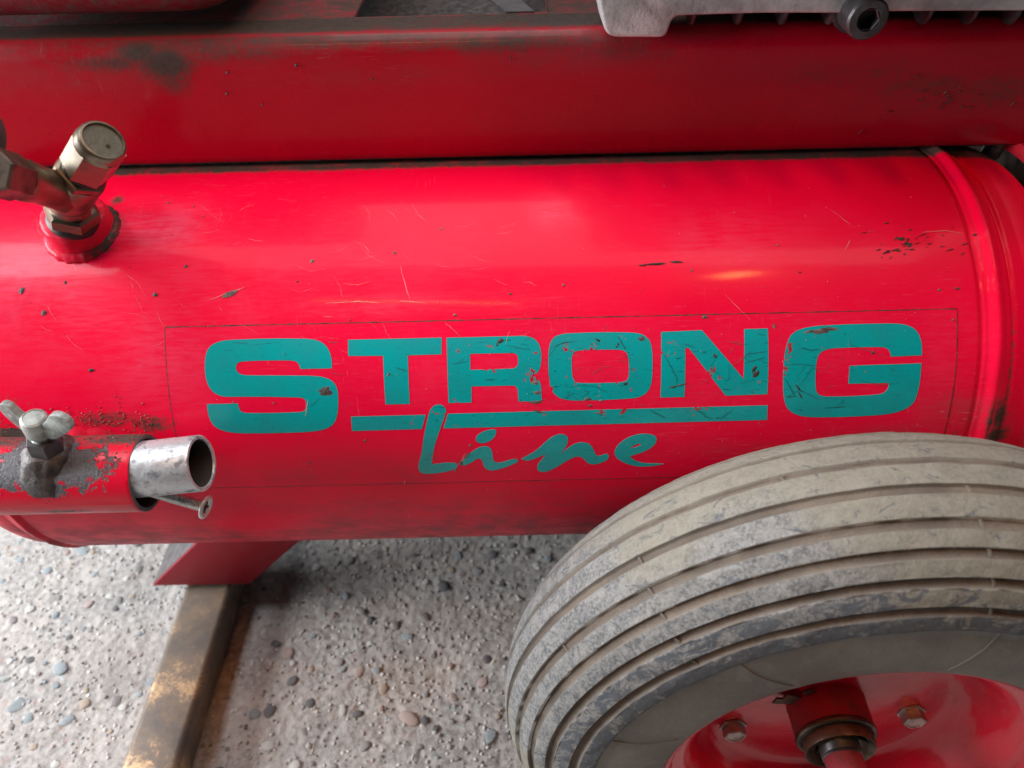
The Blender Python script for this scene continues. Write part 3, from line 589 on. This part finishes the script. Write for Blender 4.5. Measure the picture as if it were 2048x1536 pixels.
# cast pump foot, fins and socket bolt, top right
YF = .0
def zx(px, py, y=YF): p = plane(px, py, 1, y); return (p[0], p[2])
def rounded(poly, r, k=6):
    out = []; n = len(poly)
    for i in range(n):
        a, b, c = Vector(poly[i-1]), Vector(poly[i]), Vector(poly[(i+1) % n]); rr_ = r[i] if isinstance(r, list) else r
        if rr_ <= 0: out.append(tuple(b)); continue
        u, v = (a-b).normalized(), (c-b).normalized(); l = min(rr_, (a-b).length*.45, (c-b).length*.45)
        for j in range(k+1):
            t = j/k; out.append(tuple((b+u*l)*(1-t)**2+b*2*t*(1-t)+(b+v*l)*t*t))
    return out
oc = [zx(1186,-60), zx(1212,75), zx(1332,76), zx(1346,33), zx(1420,30), zx(1530,27), zx(1690,27), zx(1760,24), zx(2110,22), zx(2110,-60)]
foot = mk('pump_flange', *prism(rounded(oc, [0, .006, .004, .004, 0, 0, 0, 0, 0, 0]), YF, YF+.030, lambda p, d: (p[0], d, p[1])), M['cast'], comp); bev(foot, .0016, 3, 50)
foot['label'] = 'grey cast aluminium flange and foot'
def finmesh(px):
    x, z = zx(px+14, 30, .01); poly = [(0, .04), (0, -.002), (.004, -.0085), (.012, -.0085), (.03, .0), (.04, .04)]
    V, F = prism(rounded(poly, [0, .002, .003, .004, .003, 0], 4), -.0012, .0012, lambda p, d: (x+d, .006+p[0], z+.003+p[1])); return V, F
for px in (1372, 1465, 1555, 1650, 1840, 1930, 2015): bev(mk('cooling_fin', *finmesh(px), M['fin'], comp), .0008, 2)
pump = mk('pump_body_overhang', *join(box(.088, .32, .045, .2, ZB1+.0005, .25), box(.075, .33, -.045, .22, .252, .42)), M['fin'], comp); bev(pump, .004, 2)  # upper block is an unseen overhang, sized to shade the beam face
for k in range(9): bev(mk('cooling_fin', *box(.082+k*.028, .086+k*.028, -.075, -.0452, .262, .41), M['cast'], comp), .001, 1)  # unseen fins on that overhang
auto(mk('unseen_motor_cylinder', *revolve([(0, .075), (.004, .082), (.215, .082), (.219, .075)], (-.36, .055, .372), (1, 0, 0), 64), M['red_part'], comp), 40)  # unseen, added above the frame to keep light off the beam
bp = plane(1737, 40, 1, -.012); bax = Vector((.02, -1, -.05)).normalized(); bo = Vector(bp)-bax*.0
hr = .0103
V1 = revolve([(-.030, .0055), (-.016, .0055), (-.016, hr*.97), (-.0145, hr), (-.0012, hr), (0, hr*.9), (0, hr*.55)], bo, bax, 40, cap=False)
bolt = mk('socket_bolt', *V1, M['bolt'], comp); auto(bolt, 40)
V2 = revolve([(0, hr*.56), (-.0005, hr*.50), (-.008, hr*.50), (-.008, .0001)], bo, bax, 6, cap=False); auto(mk('hex_recess', *V2, M['bolt'], bolt), 20)
V3 = revolve([(-.0175, .0045), (-.0175, hr*1.18), (-.0155, hr*1.18), (-.0155, .0045)], bo, bax, 36, cap=False); auto(mk('washer', *V3, M['fin'], bolt))

# end ring and bolt beyond the tank at the right
ring = mk('end_ring', *revolve([(0, .1275), (0, .1325), (.0015, .1340), (.008, .1345), (.0085, .133), (.0085, .1275)], (.3015, .004, -.001), (1, 0, 0), 120, cap=False), M['red_part'], comp); auto(ring)
mk('dark_end_backing', *box(.322, .334, -.02, .30, -.25, .1295), M['hubsteel'], comp)  # added dark plate, covers the bright ground past the tank end
mk('end_foot_bolt', *revolve([(0, .006), (.02, .006), (.021, .004)], (.300, .03, .118), (0, -.3, 1), 16), M['hexbolt'], comp)

# ------------------------------------------------------------------ safety valve on the tank
bx, bt = cyl(165, 462); rn = Vector((0, -math.cos(bt), math.sin(bt))); bc = Vector(onc(bx, bt))
def at(px, py, t): return Vector(CAM)+Vector(ray(px, py)).normalized()*t
NB = at(146, 437, (bc-Vector(CAM)).length-.016)          # where the fitting leaves the boss
JN = at(139, 388, .452); T0 = at(207, 280, .408)
v1 = (JN-NB).normalized(); v2 = (T0-JN).normalized(); L1 = (JN-NB).length; LV = (T0-JN).length
def lumpy(prof, org, ax, seg, amp, seed, freq=6):
    V, F = revolve(prof, org, ax, seg); out = []
    from mathutils import noise as mn
    for v in V:
        n = mn.noise(Vector(v)*freq*50+Vector((seed, 0, 0)))*amp+mn.noise(Vector(v)*freq*140)*amp*.4; d = (Vector(v)-Vector(org)); d = d-Vector(ax)*d.dot(Vector(ax)); out.append(Vector(v)+(d.normalized() if d.length > 1e-6 else Vector(ax))*n)
    return out, F
boss = mk('threaded_boss', *lumpy([(-.012, .0200), (-.003, .0190), (.000, .0184), (.0025, .0176), (.005, .0172), (.008, .0170), (.0118, .0166), (.0136, .0154), (.0142, .010)], bc, (rn*.9+v1*.25).normalized(), 72, .0009, 3), M['tank'], comp); auto(boss, 60)
for nm, vv in (('dust', .3), ('bare', 0)): setattr_(boss, nm, [vv]*len(boss.data.vertices))
setattr_(boss, 'grime', [.45*max(0, min(1, (v.co.x-bc.x)*40+.2)) for v in boss.data.vertices])
wsb = auto(mk('weld_seam', *lumpy([(-.008, .0208), (-.0012, .0206), (.0004, .0202), (.0020, .0192), (.0028, .0175)], bc, rn, 72, .0012, 8), M['tank'], boss), 60)
for nm, vv in (('dust', .3), ('bare', 0)): setattr_(wsb, nm, [vv]*len(wsb.data.vertices))
setattr_(wsb, 'grime', [.75*max(0, min(1, (v.co.x-bc.x)*45+(v.co.z-bc.z)*30+.45)) for v in wsb.data.vertices])
def part_(name, org, ax, s0, s1, prof, seg, mat, parent=comp, rot=0, ang=25): return auto(mk(name, *revolve([(s0+(s1-s0)*a, r) for a, r in prof], org, ax, seg, rot), mat, parent), ang)
# one cast body: foot, ball and two arms
bod = [revolve([(.006, .0100), (L1*.6, .0104), (L1, .0112)], NB, v1, 48), revolve([(-.0118*math.cos(a), max(.0118*math.sin(a), 1e-5)) for a in np.linspace(0, math.pi, 15)], JN, v1, 40, cap=False),
       revolve([(0, .0112), (.010, .0113), (.0185, .0116), (.0200, .0110)], JN, v2, 48)]
gd = at(-30, 338, .395); bdir = (gd-JN).normalized()
bod.append(revolve([(0, .0108), (.012, .0098), (.030, .0092), (.0425, .0100), (.0440, .0094)], JN, bdir, 10, .3))
body = auto(mk('valve_body', *join(*bod), M['brass'], comp), 40)
part_('thread_seal', NB, v1, -.003, .0015, [(0, .0120), (.5, .0126), (1, .0116)], 32, M['black'], body)
part_('hex_nut', NB, v1, .0008, .0088, [(0, .0118), (.12, .0132), (.85, .0132), (1, .0116)], 6, M['brass'], body, .2)
part_('hex_collar', JN, v2, .0190, .0245, [(0, .0112), (.1, .0122), (.9, .0122), (1, .0112)], 6, M['brass'], body, .5)
part_('valve_gasket', JN, v2, .0243, .0268, [(0, .0098), (1, .0098)], 32, M['black'], body)
cap = part_('valve_cap', JN, v2, .0266, LV+.0005, [(0, .0104), (.05, .0115), (.80, .0115)], 6, M['brass'], comp, .15)
auto(mk('cap_rim', *revolve([(LV-.0056, .0112), (LV-.0048, .0108), (LV-.0024, .0106), (LV-.0008, .0101), (LV, .0094), (LV, .0088), (LV-.0016, .0084), (LV-.0020, .0005)], JN, v2, 48, cap=False), M['brass'], cap), 50)
auto(mk('cap_disc', *revolve([(LV-.0014, .0084), (LV-.0012, .0005)], JN, v2, 40), dirtgrey('olive_cap_face', (.10, .10, .07), (.135, .13, .095)), cap))
hp = at(217, 291, .408); hp = hp-v2*((hp-JN).dot(v2)-(LV-.00108))
auto(mk('vent_hole', *revolve([(0, .0009), (.00008, .0009)], hp, v2, 14), M['hole'], cap))
part_('branch_nut', JN, bdir, .0440, .064, [(0, .0096), (.06, .0106), (.94, .0106), (1, .0096)], 6, M['brass_dark'], body, .2)
gc = plane(-104, 262, 1, -.095); gauge = mk('pressure_gauge', *revolve([(-.012, .017), (-.010, .0185), (.008, .0185), (.010, .0175), (.010, .0155), (.0085, .015), (.0085, .0001)], gc, (.10, -.75, .6), 56), M['plate'], comp); auto(gauge, 35)

# ------------------------------------------------------------------ handle socket, wing screw, inner tube
SY, SZ, SR = -.147, .037, .0200
XE = plane(293, 943, 1, SY)[0]
def tubemesh(x0, x1, c, r, ri, nseg=160, nx=150, wob=0):
    xs_ = np.linspace(x0, x1, nx); th = np.linspace(0, 2*math.pi, nseg, endpoint=False); A, B = np.meshgrid(xs_, th, indexing='ij')
    rr_ = r+(vnoise(A*25, B*3, 51)-.5)*wob
    V = np.stack([A.ravel(), (c[0]-rr_*np.cos(B)).ravel(), (c[1]+rr_*np.sin(B)).ravel()], 1); I = np.arange(A.size).reshape(A.shape); J = np.roll(I, -1, 1)
    F = np.stack([I[:-1].ravel(), I[1:].ravel(), J[1:].ravel(), J[:-1].ravel()], 1)
    base = len(V); ringv = []
    for (xx, q) in ((x1+.0006, r-.0005), (x1+.0006, ri+.0003), (x1-.0005, ri), (x1-.06, ri)):
        ringv.append(np.stack([np.full(nseg, xx), c[0]-q*np.cos(th), c[1]+q*np.sin(th)], 1))
    V2_ = np.concatenate([V]+ringv); last = I[-1]; rows = [last]+[base+k*nseg+np.arange(nseg) for k in range(4)]; Fs = [F]
    for a, b in zip(rows[:-1], rows[1:]): Fs.append(np.stack([a, b, np.roll(b, -1), np.roll(a, -1)], 1))
    return V2_, np.concatenate(Fs), A, B
V, Fq, A, B = tubemesh(-.40, XE, (SY, SZ), SR, SR-.0024, wob=.0004)
sock = link('handle_socket', bigmesh('handle_socket', V, Fq), M['socket'], comp, smooth=True); auto(sock, 45)
Vn = np.array([v.co[:] for v in sock.data.vertices]); xx = Vn[:, 0]; tt = np.arctan2(Vn[:, 2]-SZ, -(Vn[:, 1]-SY))
# bare, burnt metal round the welded nut
xw = plane(100, 905, 1, -.15)[0]
d = np.sqrt(((xx-xw)/.046)**2+((tt-R_(62))*SR/.0225)**2); bare = np.clip(1.35-d, 0, 1)*.72
bare = np.maximum(bare, .55*np.exp(-(((xx-xw-.005)/.020)**2+((tt-R_(-18))*SR/.003)**2)))
inside = (xx > XE+.0004)
bare = np.where(inside, .9, bare); setattr_(sock, 'bare', bare); setattr_(sock, 'dust', np.clip(.1+np.clip(R_(5)-tt, 0, 1)*1.0, 0, .6)); 
gs = np.clip((tt-R_(75))/R_(25), 0, 1)*.7; gs = np.maximum(gs, .7*np.exp(-(((xx-xw)/.02)**2+((tt-R_(75))*SR/.012)**2))); rin = np.hypot(Vn[:, 1]-SY, Vn[:, 2]-SZ)
gs = np.where(rin < SR-.0012, .95, gs); setattr_(sock, 'grime', gs)
# weld fillet between tank and socket
fil = []
for i, x in enumerate(np.linspace(-.36, XE-.012, 90)):
    from mathutils import noise as mn
    k = mn.noise(Vector((x*160, 0, 0)))*.0016+mn.noise(Vector((x*420, 3, 0)))*.0008; tp = max(0, min(1, (XE-.012-x)/.03)); k *= tp; a0 = math.atan2(SZ+.0125, -(SY+.016)); 
    fil.append([(x, -(RT+h)*math.cos(a), (RT+h)*math.sin(a)) for a, h in ((a0-.20, -.001), (a0-.13, .0028*tp-.001+k), (a0-.08, .0034*tp-.001+k), (a0-.04, .0024*tp-.0008+k), (a0-.01, .0010*tp-.0006+k*.4), (a0+.03, -.0006))])
Vf = [p for r_ in fil for p in r_]; Ff = [(i*6+j, (i+1)*6+j, (i+1)*6+j+1, i*6+j+1) for i in range(len(fil)-1) for j in range(5)]
fw = mk('weld_seam', Vf, [f[::-1] for f in Ff], M['tank'], sock, True)
setattr_(fw, 'grime', [.55+.35*math.sin(v.co.x*90) for v in fw.data.vertices]); setattr_(fw, 'dust', [.3]*len(Vf)); setattr_(fw, 'bare', [0]*len(Vf))
# inner galvanised tube
pa, pb = Vector((-.25, -.147, .0330)), Vector(plane(404, 926, 1, -.150)); ia = (pb-pa).normalized(); IL = (pb-pa).length; ri = .0143
inner_t = mk('inner_tube', *revolve([(0, ri), (IL*.3, ri), (IL*.6, ri), (IL-.0006, ri), (IL, ri-.0005), (IL, ri-.0019), (IL-.0006, ri-.0022), (IL-.05, ri-.0022)], pa, ia, 72, cap=False), M['zinc'], comp); auto(inner_t, 50)
auto(mk('tube_inside', *revolve([(IL-.0009, ri-.0023), (IL-.055, ri-.0024), (IL-.055, .0001)], pa, ia, 48, cap=False), M['hole'], inner_t))
# welded nut + weld blob
nb = Vector((xw, -.15, SZ+math.sqrt(max(SR**2-(.003)**2, 0))))
up = Vector((.16, -.10, 1)).normalized()
wb = mk('weld_blob', *lumpy([(-.012, .0185), (-.006, .0165), (-.003, .0145), (-.0005, .0128), (.002, .0112), (.0042, .0096), (.005, .0080), (.0052, .004)], nb-up*.001, up, 56, .0018, 12, 4), M['weld'], comp); auto(wb, 70)
auto(mk('welded_nut', *revolve([(.0, .0082), (.0112, .0082), (.0122, .0076), (.0122, .004)], nb, up, 6, .4), M['plate'], comp), 20)
WS = .72; wc = nb+up*.0195
ws = auto(mk('wing_screw', *revolve([(a*1.15, r*WS) for a, r in ((-.016, .0042), (-.0055, .0042), (-.005, .0062), (-.003, .0086), (.0035, .0090), (.0058, .0080), (.0064, .0066), (.0060, .0062), (.0061, .001))], wc, up, 40), M['zinc_dull'], comp), 40)
for k in range(6): auto(mk('thread_ring', *revolve([(-.0145+k*.0016, .0042), (-.0137+k*.0016, .0050), (-.0129+k*.0016, .0042)], wc, up, 24, cap=False), M['zinc_dull'], ws))
def wing(sgn):
    a, u, v = basis(up); dr = Vector((math.cos(R_(-18)), math.sin(R_(-18)), 0))*sgn; nn = up.cross(dr).normalized()
    poly = [(.0050, -.0035), (.0095, -.0030), (.0150, .0030), (.0192, .0090), (.0195, .0145), (.0160, .0180), (.0118, .0170), (.0085, .0105), (.0050, .0055)]
    n = 4; V = []; th_ = .0021
    V, F = prism(rounded(poly, .0022, 3), -th_, th_, lambda p, d: tuple(wc+dr*((p[0]-.004)*(1.35 if sgn > 0 else .95)+.003)+up*(p[1]*(.95 if sgn > 0 else .9)-.0015)+nn*(d*1.05*(1.15-.4*p[0]/.019))))
    o = mk('wing', V, F, M['zinc_dull'], ws); return bev(o, .0008, 2, 50)
wing(1); wing(-1)

# loose grit lying in the corner of the weld
gv2 = []; gf2 = []
for k in range(520):
    x = rnd.gauss(xw+.012, .030)
    if rnd.random() < .55: th = R_(rnd.uniform(50, 118)); c_ = Vector((x, SY-SR*math.cos(th), SZ+SR*math.sin(th)))
    else: t = R_(rnd.gauss(22.5, 2.2)); c_ = Vector(onc(x, t, .0002))
    if c_.x > XE-.002 or (c_-nb).length < .011: continue
    r = rnd.choice([.00022, .00028, .00035, .0005]); b_ = len(gv2)
    gv2 += [tuple(c_+Vector(v)*r*rnd.uniform(.7, 1.3)) for v in gv]; gf2 += [tuple(int(i)+b_ for i in f) for f in gf]
tag(mk('weld_grit', gv2, gf2, M['hubsteel'], sock), kind='stuff')

# loose screw wedged under the inner tube
sh, stl = Vector(plane(411, 1014, 1, -.156)), Vector(plane(318, 987, 1, -.150)); sa = (sh-stl).normalized(); SL = (sh-stl).length
scr = bpy.data.objects.new('screw', None); C.objects.link(scr); scr.location = stl; scr.empty_display_size = .01
tag(scr, 'small zinc wood screw with cross recess wedged below the silver tube end', 'screw')
pf = [(-.012, .0004)]; k = 0; s = -.008
while s < SL-.0030: pf += [(s, .0022), (s+.00055, .0031), (s+.0011, .0022)]; s += .00135
pf += [(SL-.0028, .0019), (SL-.0022, .0024), (SL-.0010, .0048), (SL-.0004, .0062)]
auto(mk('shank', *revolve(pf, stl, sa, 24), M['screw'], scr), 60)
tdir = Vector((.55, -.75, .25)).normalized(); tdir = (sa*.8+tdir*.6).normalized()
hd = mk('screw_head', *revolve([(-.0012, .0050), (-.0003, .0063), (.0003, .0064), (.0008, .0060), (.0010, .0046), (.0002, .0038), (.0001, .0030), (-.0006, .0026), (-.0010, .0002)], sh, sa, 40), M['screw'], scr); auto(hd, 60)
_, su, sv = basis(sa); cr = []
for dd in (su+sv, su-sv):
    dd = dd.normalized(); ee = sa.cross(dd)
    cr.append(prism([(-.0030, -.0006), (.0030, -.0006), (.0030, .0006), (-.0030, .0006)], .0001, .00045, lambda p, q: tuple(sh+dd*p[0]+ee*p[1]+sa*q)))
mk('cross_recess', *cr[0], M['hole'], hd); mk('cross_recess', *cr[1], M['hole'], hd)

# ------------------------------------------------------------------ foot and bracket under the tank
fx0, fx1, fz = -.3125, -.2675, ZG+.035
foot_t = mk('foot_tube', *box(fx0, fx1, -.34, .18, ZG+.0015, fz), M['rust'], comp); bev(foot_t, .006, 5)
bk = [plane(305, 1172, 1, 0), plane(500, 1168, 1, 0), plane(598, 1083, 1, 0), plane(393, 1087, 1, 0)]
lo = [(p[0], p[2]) for p in bk]
ex = [((lo[2][0]-lo[1][0])*.75, (lo[2][1]-lo[1][1])*.75)]
poly = [lo[0], lo[1], (lo[2][0]+ex[0][0], lo[2][1]+ex[0][1]), (lo[3][0]+ex[0][0], lo[3][1]+ex[0][1])]
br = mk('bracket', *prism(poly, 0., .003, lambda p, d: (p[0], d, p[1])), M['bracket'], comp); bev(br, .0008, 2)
sd = mk('bracket_side', *prism([(poly[0][0]-.0003, poly[0][1]), (poly[3][0]-.0003, poly[3][1]), (poly[3][0]+.003, poly[3][1]), (poly[0][0]+.003, poly[0][1])], .0031, .05, lambda p, d: (p[0], d, p[1])), M['plate'], br); bev(sd, .0006, 2)

# ------------------------------------------------------------------ wheel
WC = Vector((.1873, -.1953, -.1213)); WA = Vector((-.02596712, -.99886784, .03985921)); W1 = Vector((.99966226, -.02598777, 0)); W2 = Vector((.00103585, .03984575, .99920531))
RCc, RHO = .1436, .0525
gro = [(a, b) for a, b in [(-.402,-.34),(-.084,-.009),(.209,.299),(.502,.595),(.743,.838),(.983,1.077),(1.241,1.34),(-.70,-.62),(-.98,-.90),(-1.25,-1.16)]]
us = np.unique(np.round(np.concatenate([np.linspace(-1.5, 1.5, 150)]+[[a-.012, a, a+.012, b-.010, b, b+.012] for a, b in gro]), 5))
profw = []; gat = []; sat = []
for u in us:
    dep = 0; g = 0
    for a, b in gro:
        if a <= u <= b: t = min((u-a)/.010, (b-u)/.018, 1); dep = .0019*t*t*(3-2*t); g = 1 if t > .35 else .5
    rib = 0
    profw.append((math.sin(u)*(RHO-dep), RCc+math.cos(u)*(RHO-dep))); gat.append(g); sat.append(0)
near = [(.0510, .1455), (.0512, .141), (.0518, .134), (.0516, .126), (.0510, .118), (.0500, .1115), (.0488, .1082), (.0462, .1062), (.040, .105)]
far = [(-a, r) for a, r in near][::-1]
profw = far+profw+near; gat = [0]*len(far)+gat+[0]*len(near); sat = [1]*len(far)+sat+[1]*len(near)
def wp(a, r, ph): return WC+WA*a+(W1*math.sin(ph)+W2*math.cos(ph))*r
NS = 560; phs = np.linspace(0, 2*math.pi, NS, endpoint=False); pa_ = np.array(profw)
AX = np.array(WA); E1 = np.array(W1); E2 = np.array(W2); c0 = np.array(WC)
PH, K = np.meshgrid(phs, np.arange(len(profw)), indexing='ij'); a_ = pa_[:, 0][K]; r_ = pa_[:, 1][K]
wob = (vnoise(PH*40, K*.35, 61)-.5)*.0004+(vnoise(PH*14, K*.08, 62)-.5)*.0006; wob *= (1-np.array(sat)[K]*.7); 
nrm_u = np.arctan2(a_, r_-RCc); a_ = a_+np.sin(nrm_u)*wob; r_ = r_+np.cos(nrm_u)*wob
V = c0+a_[..., None]*AX+r_[..., None]*(np.sin(PH)[..., None]*E1+np.cos(PH)[..., None]*E2); V = V.reshape(-1, 3)
I = np.arange(PH.size).reshape(PH.shape); J = np.roll(I, -1, 0)
Fq = np.stack([I[:, :-1].ravel(), I[:, 1:].ravel(), J[:, 1:].ravel(), J[:, :-1].ravel()], 1)
tyre = link('tyre', bigmesh('tyre', V, Fq), M['tyre'], comp, smooth=True); tyre['label'] = 'dusty grey tyre with ribbed tread'
setattr_(tyre, 'groove', np.array(gat, float)[K].ravel()); setattr_(tyre, 'sidewall', np.array(sat, float)[K].ravel())
scf = np.clip((np.array([math.atan2(a, r-RCc) for a, r in profw])-.9)/.5, 0, 1); scf = scf[K]; 
setattr_(tyre, 'scuff', scf.ravel())
# short rubber ties moulded across the grooves
Pg = []; Gi = []
phg = np.linspace(-1.7, .6, 700)
for (a, b) in gro:
    u = (a+b)/2
    if u < -.45: continue
    for ph in phg:
        P3 = c0+AX*math.sin(u)*RHO+(RCc+math.cos(u)*RHO)*(math.sin(ph)*E1+math.cos(ph)*E2); q = (P3-CAM)@MC; Pg.append((1024-FPX*q[0]/q[2], 768+FPX*q[1]/q[2])); Gi.append((a, b, ph))
Pg = np.array(Pg)
for px, py in [(1279,1126),(1303,1193),(1328,1244),(1356,1295),(1390,1336),(1563,961),(1545,923),(1939,973),(1965,1042),(1983,1103),(1988,1163),(1985,1219),(1120,1290),(1075,1213)]:
    a, b, ph = Gi[int(np.argmin(np.hypot(Pg[:, 0]-px, Pg[:, 1]-py)))]; V = []; F = []
    for j, u in enumerate(np.linspace(a-.01, b+.01, 5)):
        for dph, dh in ((-.0046, -.0040), (-.0028, -.0008), (.0028, -.0008), (.0046, -.0040)):
            V.append(wp(math.sin(u)*(RHO+dh), RCc+math.cos(u)*(RHO+dh), ph+dph+(u-a)*.06))
    for j in range(4):
        for i in range(3): F.append((j*4+i, j*4+i+1, j*4+4+i+1, j*4+4+i))
    F += [(0, 1, 2, 3), (16, 17, 18, 19)]
    o = mk('tread_tie', V, F, M['tyre'], tyre); setattr_(o, 'groove', [.8]*20); setattr_(o, 'sidewall', [0]*20); setattr_(o, 'scuff', [0]*20); auto(o, 50)
# mould lines on the sidewall
def near_r(a): return None
for ph0, dph in ((-.62, .10), (.16, -.06), (-1.25, .1)):
    V = []; F = []; n = 16
    for i in range(n):
        t = i/(n-1); r = .148-.034*t; a = np.interp(r, [q[1] for q in near][::-1], [q[0] for q in near][::-1]); ph = ph0+dph*t*t
        w_ = .0006*(1-.5*t)
        for dx, h in ((-w_*1.6, -.0004), (-w_*.5, .0005), (w_*.5, .0005), (w_*1.6, -.0004)): V.append(wp(a+h, r, ph+dx/r))
    for i in range(n-1):
        for j in range(3): F.append((i*4+j, i*4+j+1, i*4+4+j+1, i*4+4+j))
    o = mk('mould_line', V, F, M['tyre'], tyre, True)
    setattr_(o, 'groove', [0]*len(V)); setattr_(o, 'sidewall', [1]*len(V)); setattr_(o, 'scuff', [0]*len(V))
# rim
rp = [(.0440, .1072), (.0466, .1068), (.0472, .1056), (.0466, .1044), (.0455, .1034), (.043, .1024), (.0395, .1012), (.0375, .0995), (.0368, .0965), (.0355, .0925), (.032, .0885), (.026, .0845), (.018, .0805), (.012, .0765), (.0085, .0725), (.0066, .0685), (.0060, .065), (.0060, .050), (.0060, .035), (.0060, .010)]
fin_ = []
for (a0_, r0_), (a1_, r1_) in zip(rp[:-1], rp[1:]):
    for k in range(3): fin_.append((a0_+(a1_-a0_)*k/3, r0_+(r1_-r0_)*k/3))
fin_.append(rp[-1])
rim = auto(mk('rim', *revolve(fin_, WC, WA, 160, cap=False), M['rim'], comp), 60)
HC = WC-W1*.0038
hub = auto(mk('hub', *revolve([(.002, .0230), (.0062, .0230), (.0075, .0226), (.024, .0224), (.0262, .0220), (.0270, .0215), (.0270, .0196)], HC, WA, 72, cap=False), paint('dirty_red_hub', (.55, .004, .03), .42, dust0=.8, grime0=.34), comp), 40)
auto(mk('hub_ring', *revolve([(.0240, .0224), (.0252, .0229), (.0270, .0227), (.0276, .0217), (.0272, .0206)], HC, WA, 72, cap=False), M['brass_dark'], hub), 60)
auto(mk('hub_seal', *revolve([(.0262, .0213), (.0272, .0209), (.0280, .0202), (.0272, .0195)], HC, WA, 72, cap=False), M['black'], hub), 60)
lock = auto(mk('lock_cap', *revolve([(.0262, .0196), (.0335, .0200), (.0346, .0197), (.0342, .0190), (.0290, .0176), (.0258, .0150), (.0250, .011)], HC, WA, 72, cap=False), M['hubsteel'], hub), 50)
for k in range(9):
    ph = k*2*math.pi/9+.2; V, F = [], []
    for s_ in (-1, 1):
        for a, r in ((.0256, .0118), (.0285, .0182), (.0262, .0182), (.0230, .0118)): V.append(HC-WC+wp(a+.0008, r, ph+s_*.0007/r))
    F = [(0,1,2,3), (7,6,5,4), (0,4,5,1), (1,5,6,2), (2,6,7,3), (3,7,4,0)]
    mk('slot', V, F, M['hole'], hub)
axle = auto(mk('axle', *revolve([(.018, .0105), (.105, .0105), (.107, .009)], HC, WA, 48), paint('worn_axle', (.50, .004, .022), .45, dust0=.8, grime0=.38), comp), 40)
auto(mk('axle_sleeve', *revolve([(.020, .0112), (.0365, .0114), (.037, .0110), (.0378, .0113), (.0384, .0108)], HC, WA, 48), M['bolt'], axle), 40)
def onaxial(px, py, a):      # point of the plane across the axle at axial distance a
    d = Vector(ray(px, py)); O = Vector(CAM); t = (a-(O-WC).dot(WA))/d.dot(WA); return O+d*t
for i, (px, py) in enumerate(((1822, 1424), (1466, 1452))):
    p = onaxial(px, py, .0062); r_o = (p-WC-WA*.0062).length
    b_ = auto(mk('wheel_bolt', *revolve([(0, .0086), (.0008, .0086), (.0010, .0070), (.0065, .0070), (.0072, .0064), (.0072, .0056), (.0066, .0052), (.0066, .0003)], p, WA, 6, .3+i), M['hexbolt'], rim), 20)
    v0 = (p-WC-WA*.0062); ph0 = math.atan2(v0.dot(W1), v0.dot(W2))
    if i == 0:
        for k in ():
            q = wp(.0062, r_o, ph0+k*math.pi/2)
            mk('wheel_bolt', *revolve([(0, .0086), (.0008, .0086), (.0010, .0070), (.0065, .0070), (.0072, .0064)], q, WA, 6, .3), M['hexbolt'], rim)
p = onaxial(1775, 1534, .0068); mk('valve_hole', *revolve([(.0, .0078), (.0009, .0078), (.0012, .0072), (.0004, .0066), (-.003, .006)], p, WA, 36), M['hole'], rim)
# spring clips behind the hub
for px, py in ((1570, 1402), (1590, 1396), (1625, 1388)):
    p = onaxial(px, py, .009); d_ = (p-WC-WA*.009); d_.normalize(); t_ = WA.cross(d_)
    auto(mk('balance_clip', *prism([(-.006, -.0022), (.007, -.0028), (.007, .0028), (-.006, .0022)], -.0006, .0006, lambda q, d: tuple(p+d_*q[0]+t_*q[1]+WA*(d+q[0]*.1))), M['hubsteel'], rim))
